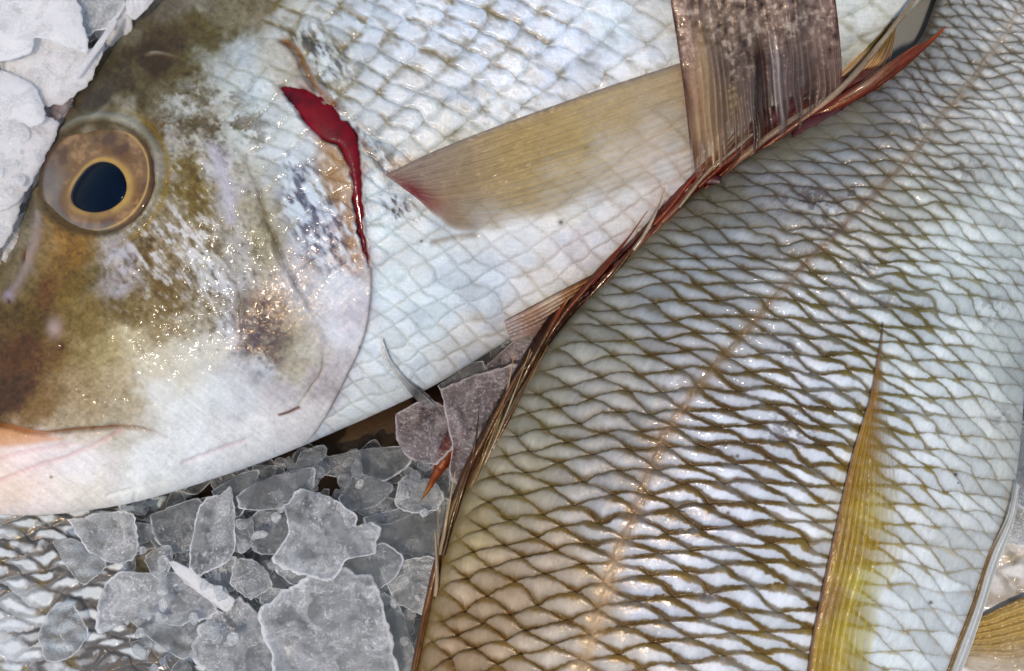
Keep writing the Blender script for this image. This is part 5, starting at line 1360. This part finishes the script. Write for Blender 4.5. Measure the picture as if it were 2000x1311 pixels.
def chips(name, region, count, zlo, zhi, size, mat, seed):
    """the broken bed under the shards: far too many crumbs to count"""
    r = np.random.default_rng(seed)
    Vs, Fs, Rs = [], [], []
    off = 0
    while len(Vs) < count:
        x = r.uniform(region[0], region[2]); y = r.uniform(region[1], region[3])
        s = size * r.uniform(.5, 1.5)
        m = r.integers(5, 8)
        a = np.sort(r.uniform(0, 6.283, m)); a = np.linspace(0, 6.283, m, endpoint=False) + r.uniform(-.3, .3, m)
        e = r.uniform(.45, 1.0); rot = r.uniform(0, 6.283)
        q = np.stack([np.cos(a) * s * r.uniform(.7, 1.1, m), np.sin(a) * s * e], -1)
        q = q @ np.array([[math.cos(rot), math.sin(rot)], [-math.sin(rot), math.cos(rot)]]) + (x, y)
        V, f, rv = ice_piece('', q, r.uniform(zlo, zhi), s * .5, (r.uniform(-.5, .5), r.uniform(-.5, .5)), None, int(r.integers(1, 9999)), 1.2, 28, 8, True)
        Vs.append(V); Fs.append(f + off); Rs.append(rv); off += len(V)
    o = make_mesh(name, np.vstack(Vs), np.vstack(Fs), mat, None, None, {'rim': np.concatenate(Rs)}, base=world(F(region[0]), F(region[1]), F(zlo)))
    o['kind'] = 'stuff'
    return o


chips('crushed_ice', (250, 880, 1000, 1400), 420, -190, -110, 30, M_ICE, 11)
chips('crushed_ice', (-160, -160, 330, 560), 520, -140, 66, 40, M_ICE_WHITE, 12)
chips('crushed_ice', (1890, 780, 2150, 1150), 90, -190, -110, 26, M_ICE, 13)
chips('crushed_ice', (900, 600, 1150, 900), 60, -190, -110, 28, M_ICE, 14)

chips('crushed_ice', (230, 940, 850, 1330), 80, -80, -14, 12, M_ICE_FROST, 31)
chips('crushed_ice', (560, 860, 900, 1000), 40, -90, -30, 15, M_ICE, 32)
chips('crushed_ice', (-60, 240, 48, 380), 40, 84, 112, 13, M_ICE_WHITE, 33)
for k_, (reg, cnt) in enumerate((((-900, 1330, 2900, 2000), 260), ((-900, -900, -150, 1330), 260), ((-150, -900, 1700, -330), 160), ((2150, -700, 2900, 1330), 200))):
    chips('crushed_ice', reg, cnt, -330, -230, 85, M_ICE_FROST, 40 + k_)

# =================================================================== LIGHT, CAMERA
w = bpy.data.worlds.new('World')
scene.world = w
w.use_nodes = True
wn = w.node_tree
wn.nodes.clear()
sky = wn.nodes.new('ShaderNodeTexSky')
sky.sky_type = 'NISHITA'
sky.sun_disc = False
SUN_DIR = np.array([-0.14, -0.21, 0.96])
SUN_DIR = SUN_DIR / np.linalg.norm(SUN_DIR)
elev = math.asin(SUN_DIR[2]); azim = math.atan2(SUN_DIR[0], SUN_DIR[1])
sky.sun_elevation = elev
sky.sun_rotation = azim
bg = wn.nodes.new('ShaderNodeBackground'); bg.inputs['Strength'].default_value = 0.15
wo = wn.nodes.new('ShaderNodeOutputWorld')
wn.links.new(sky.outputs[0], bg.inputs[0]); wn.links.new(bg.outputs[0], wo.inputs[0])
sl = bpy.data.lights.new('sun', 'SUN')
sl.energy = 2.5
sl.angle = math.radians(3.5)
sl.color = (1.0, 0.87, 0.71)
so = bpy.data.objects.new('sun', sl)
COL.objects.link(so)
so.rotation_euler = (math.acos(SUN_DIR[2]), 0, math.atan2(SUN_DIR[1], SUN_DIR[0]) + math.pi / 2)
so.location = (0, 0, 1)

cam = bpy.data.cameras.new('camera')
co_ = bpy.data.objects.new('camera', cam)
COL.objects.link(co_)
co_.location = (0, 0, CAMH * K)
co_.rotation_euler = (0, 0, 0)
cam.sensor_width = 36
cam.lens = 36 * CAMH / 2000.0
cam.clip_start = 0.01
cam.clip_end = 50
scene.camera = co_

scene.view_settings.view_transform = 'Standard'
scene.view_settings.look = 'None'
scene.view_settings.exposure = 0.0
scene.view_settings.gamma = 1.0
scene.cycles.max_bounces = 10
scene.cycles.transparent_max_bounces = 24
scene.cycles.transmission_bounces = 8
scene.cycles.use_denoising = True
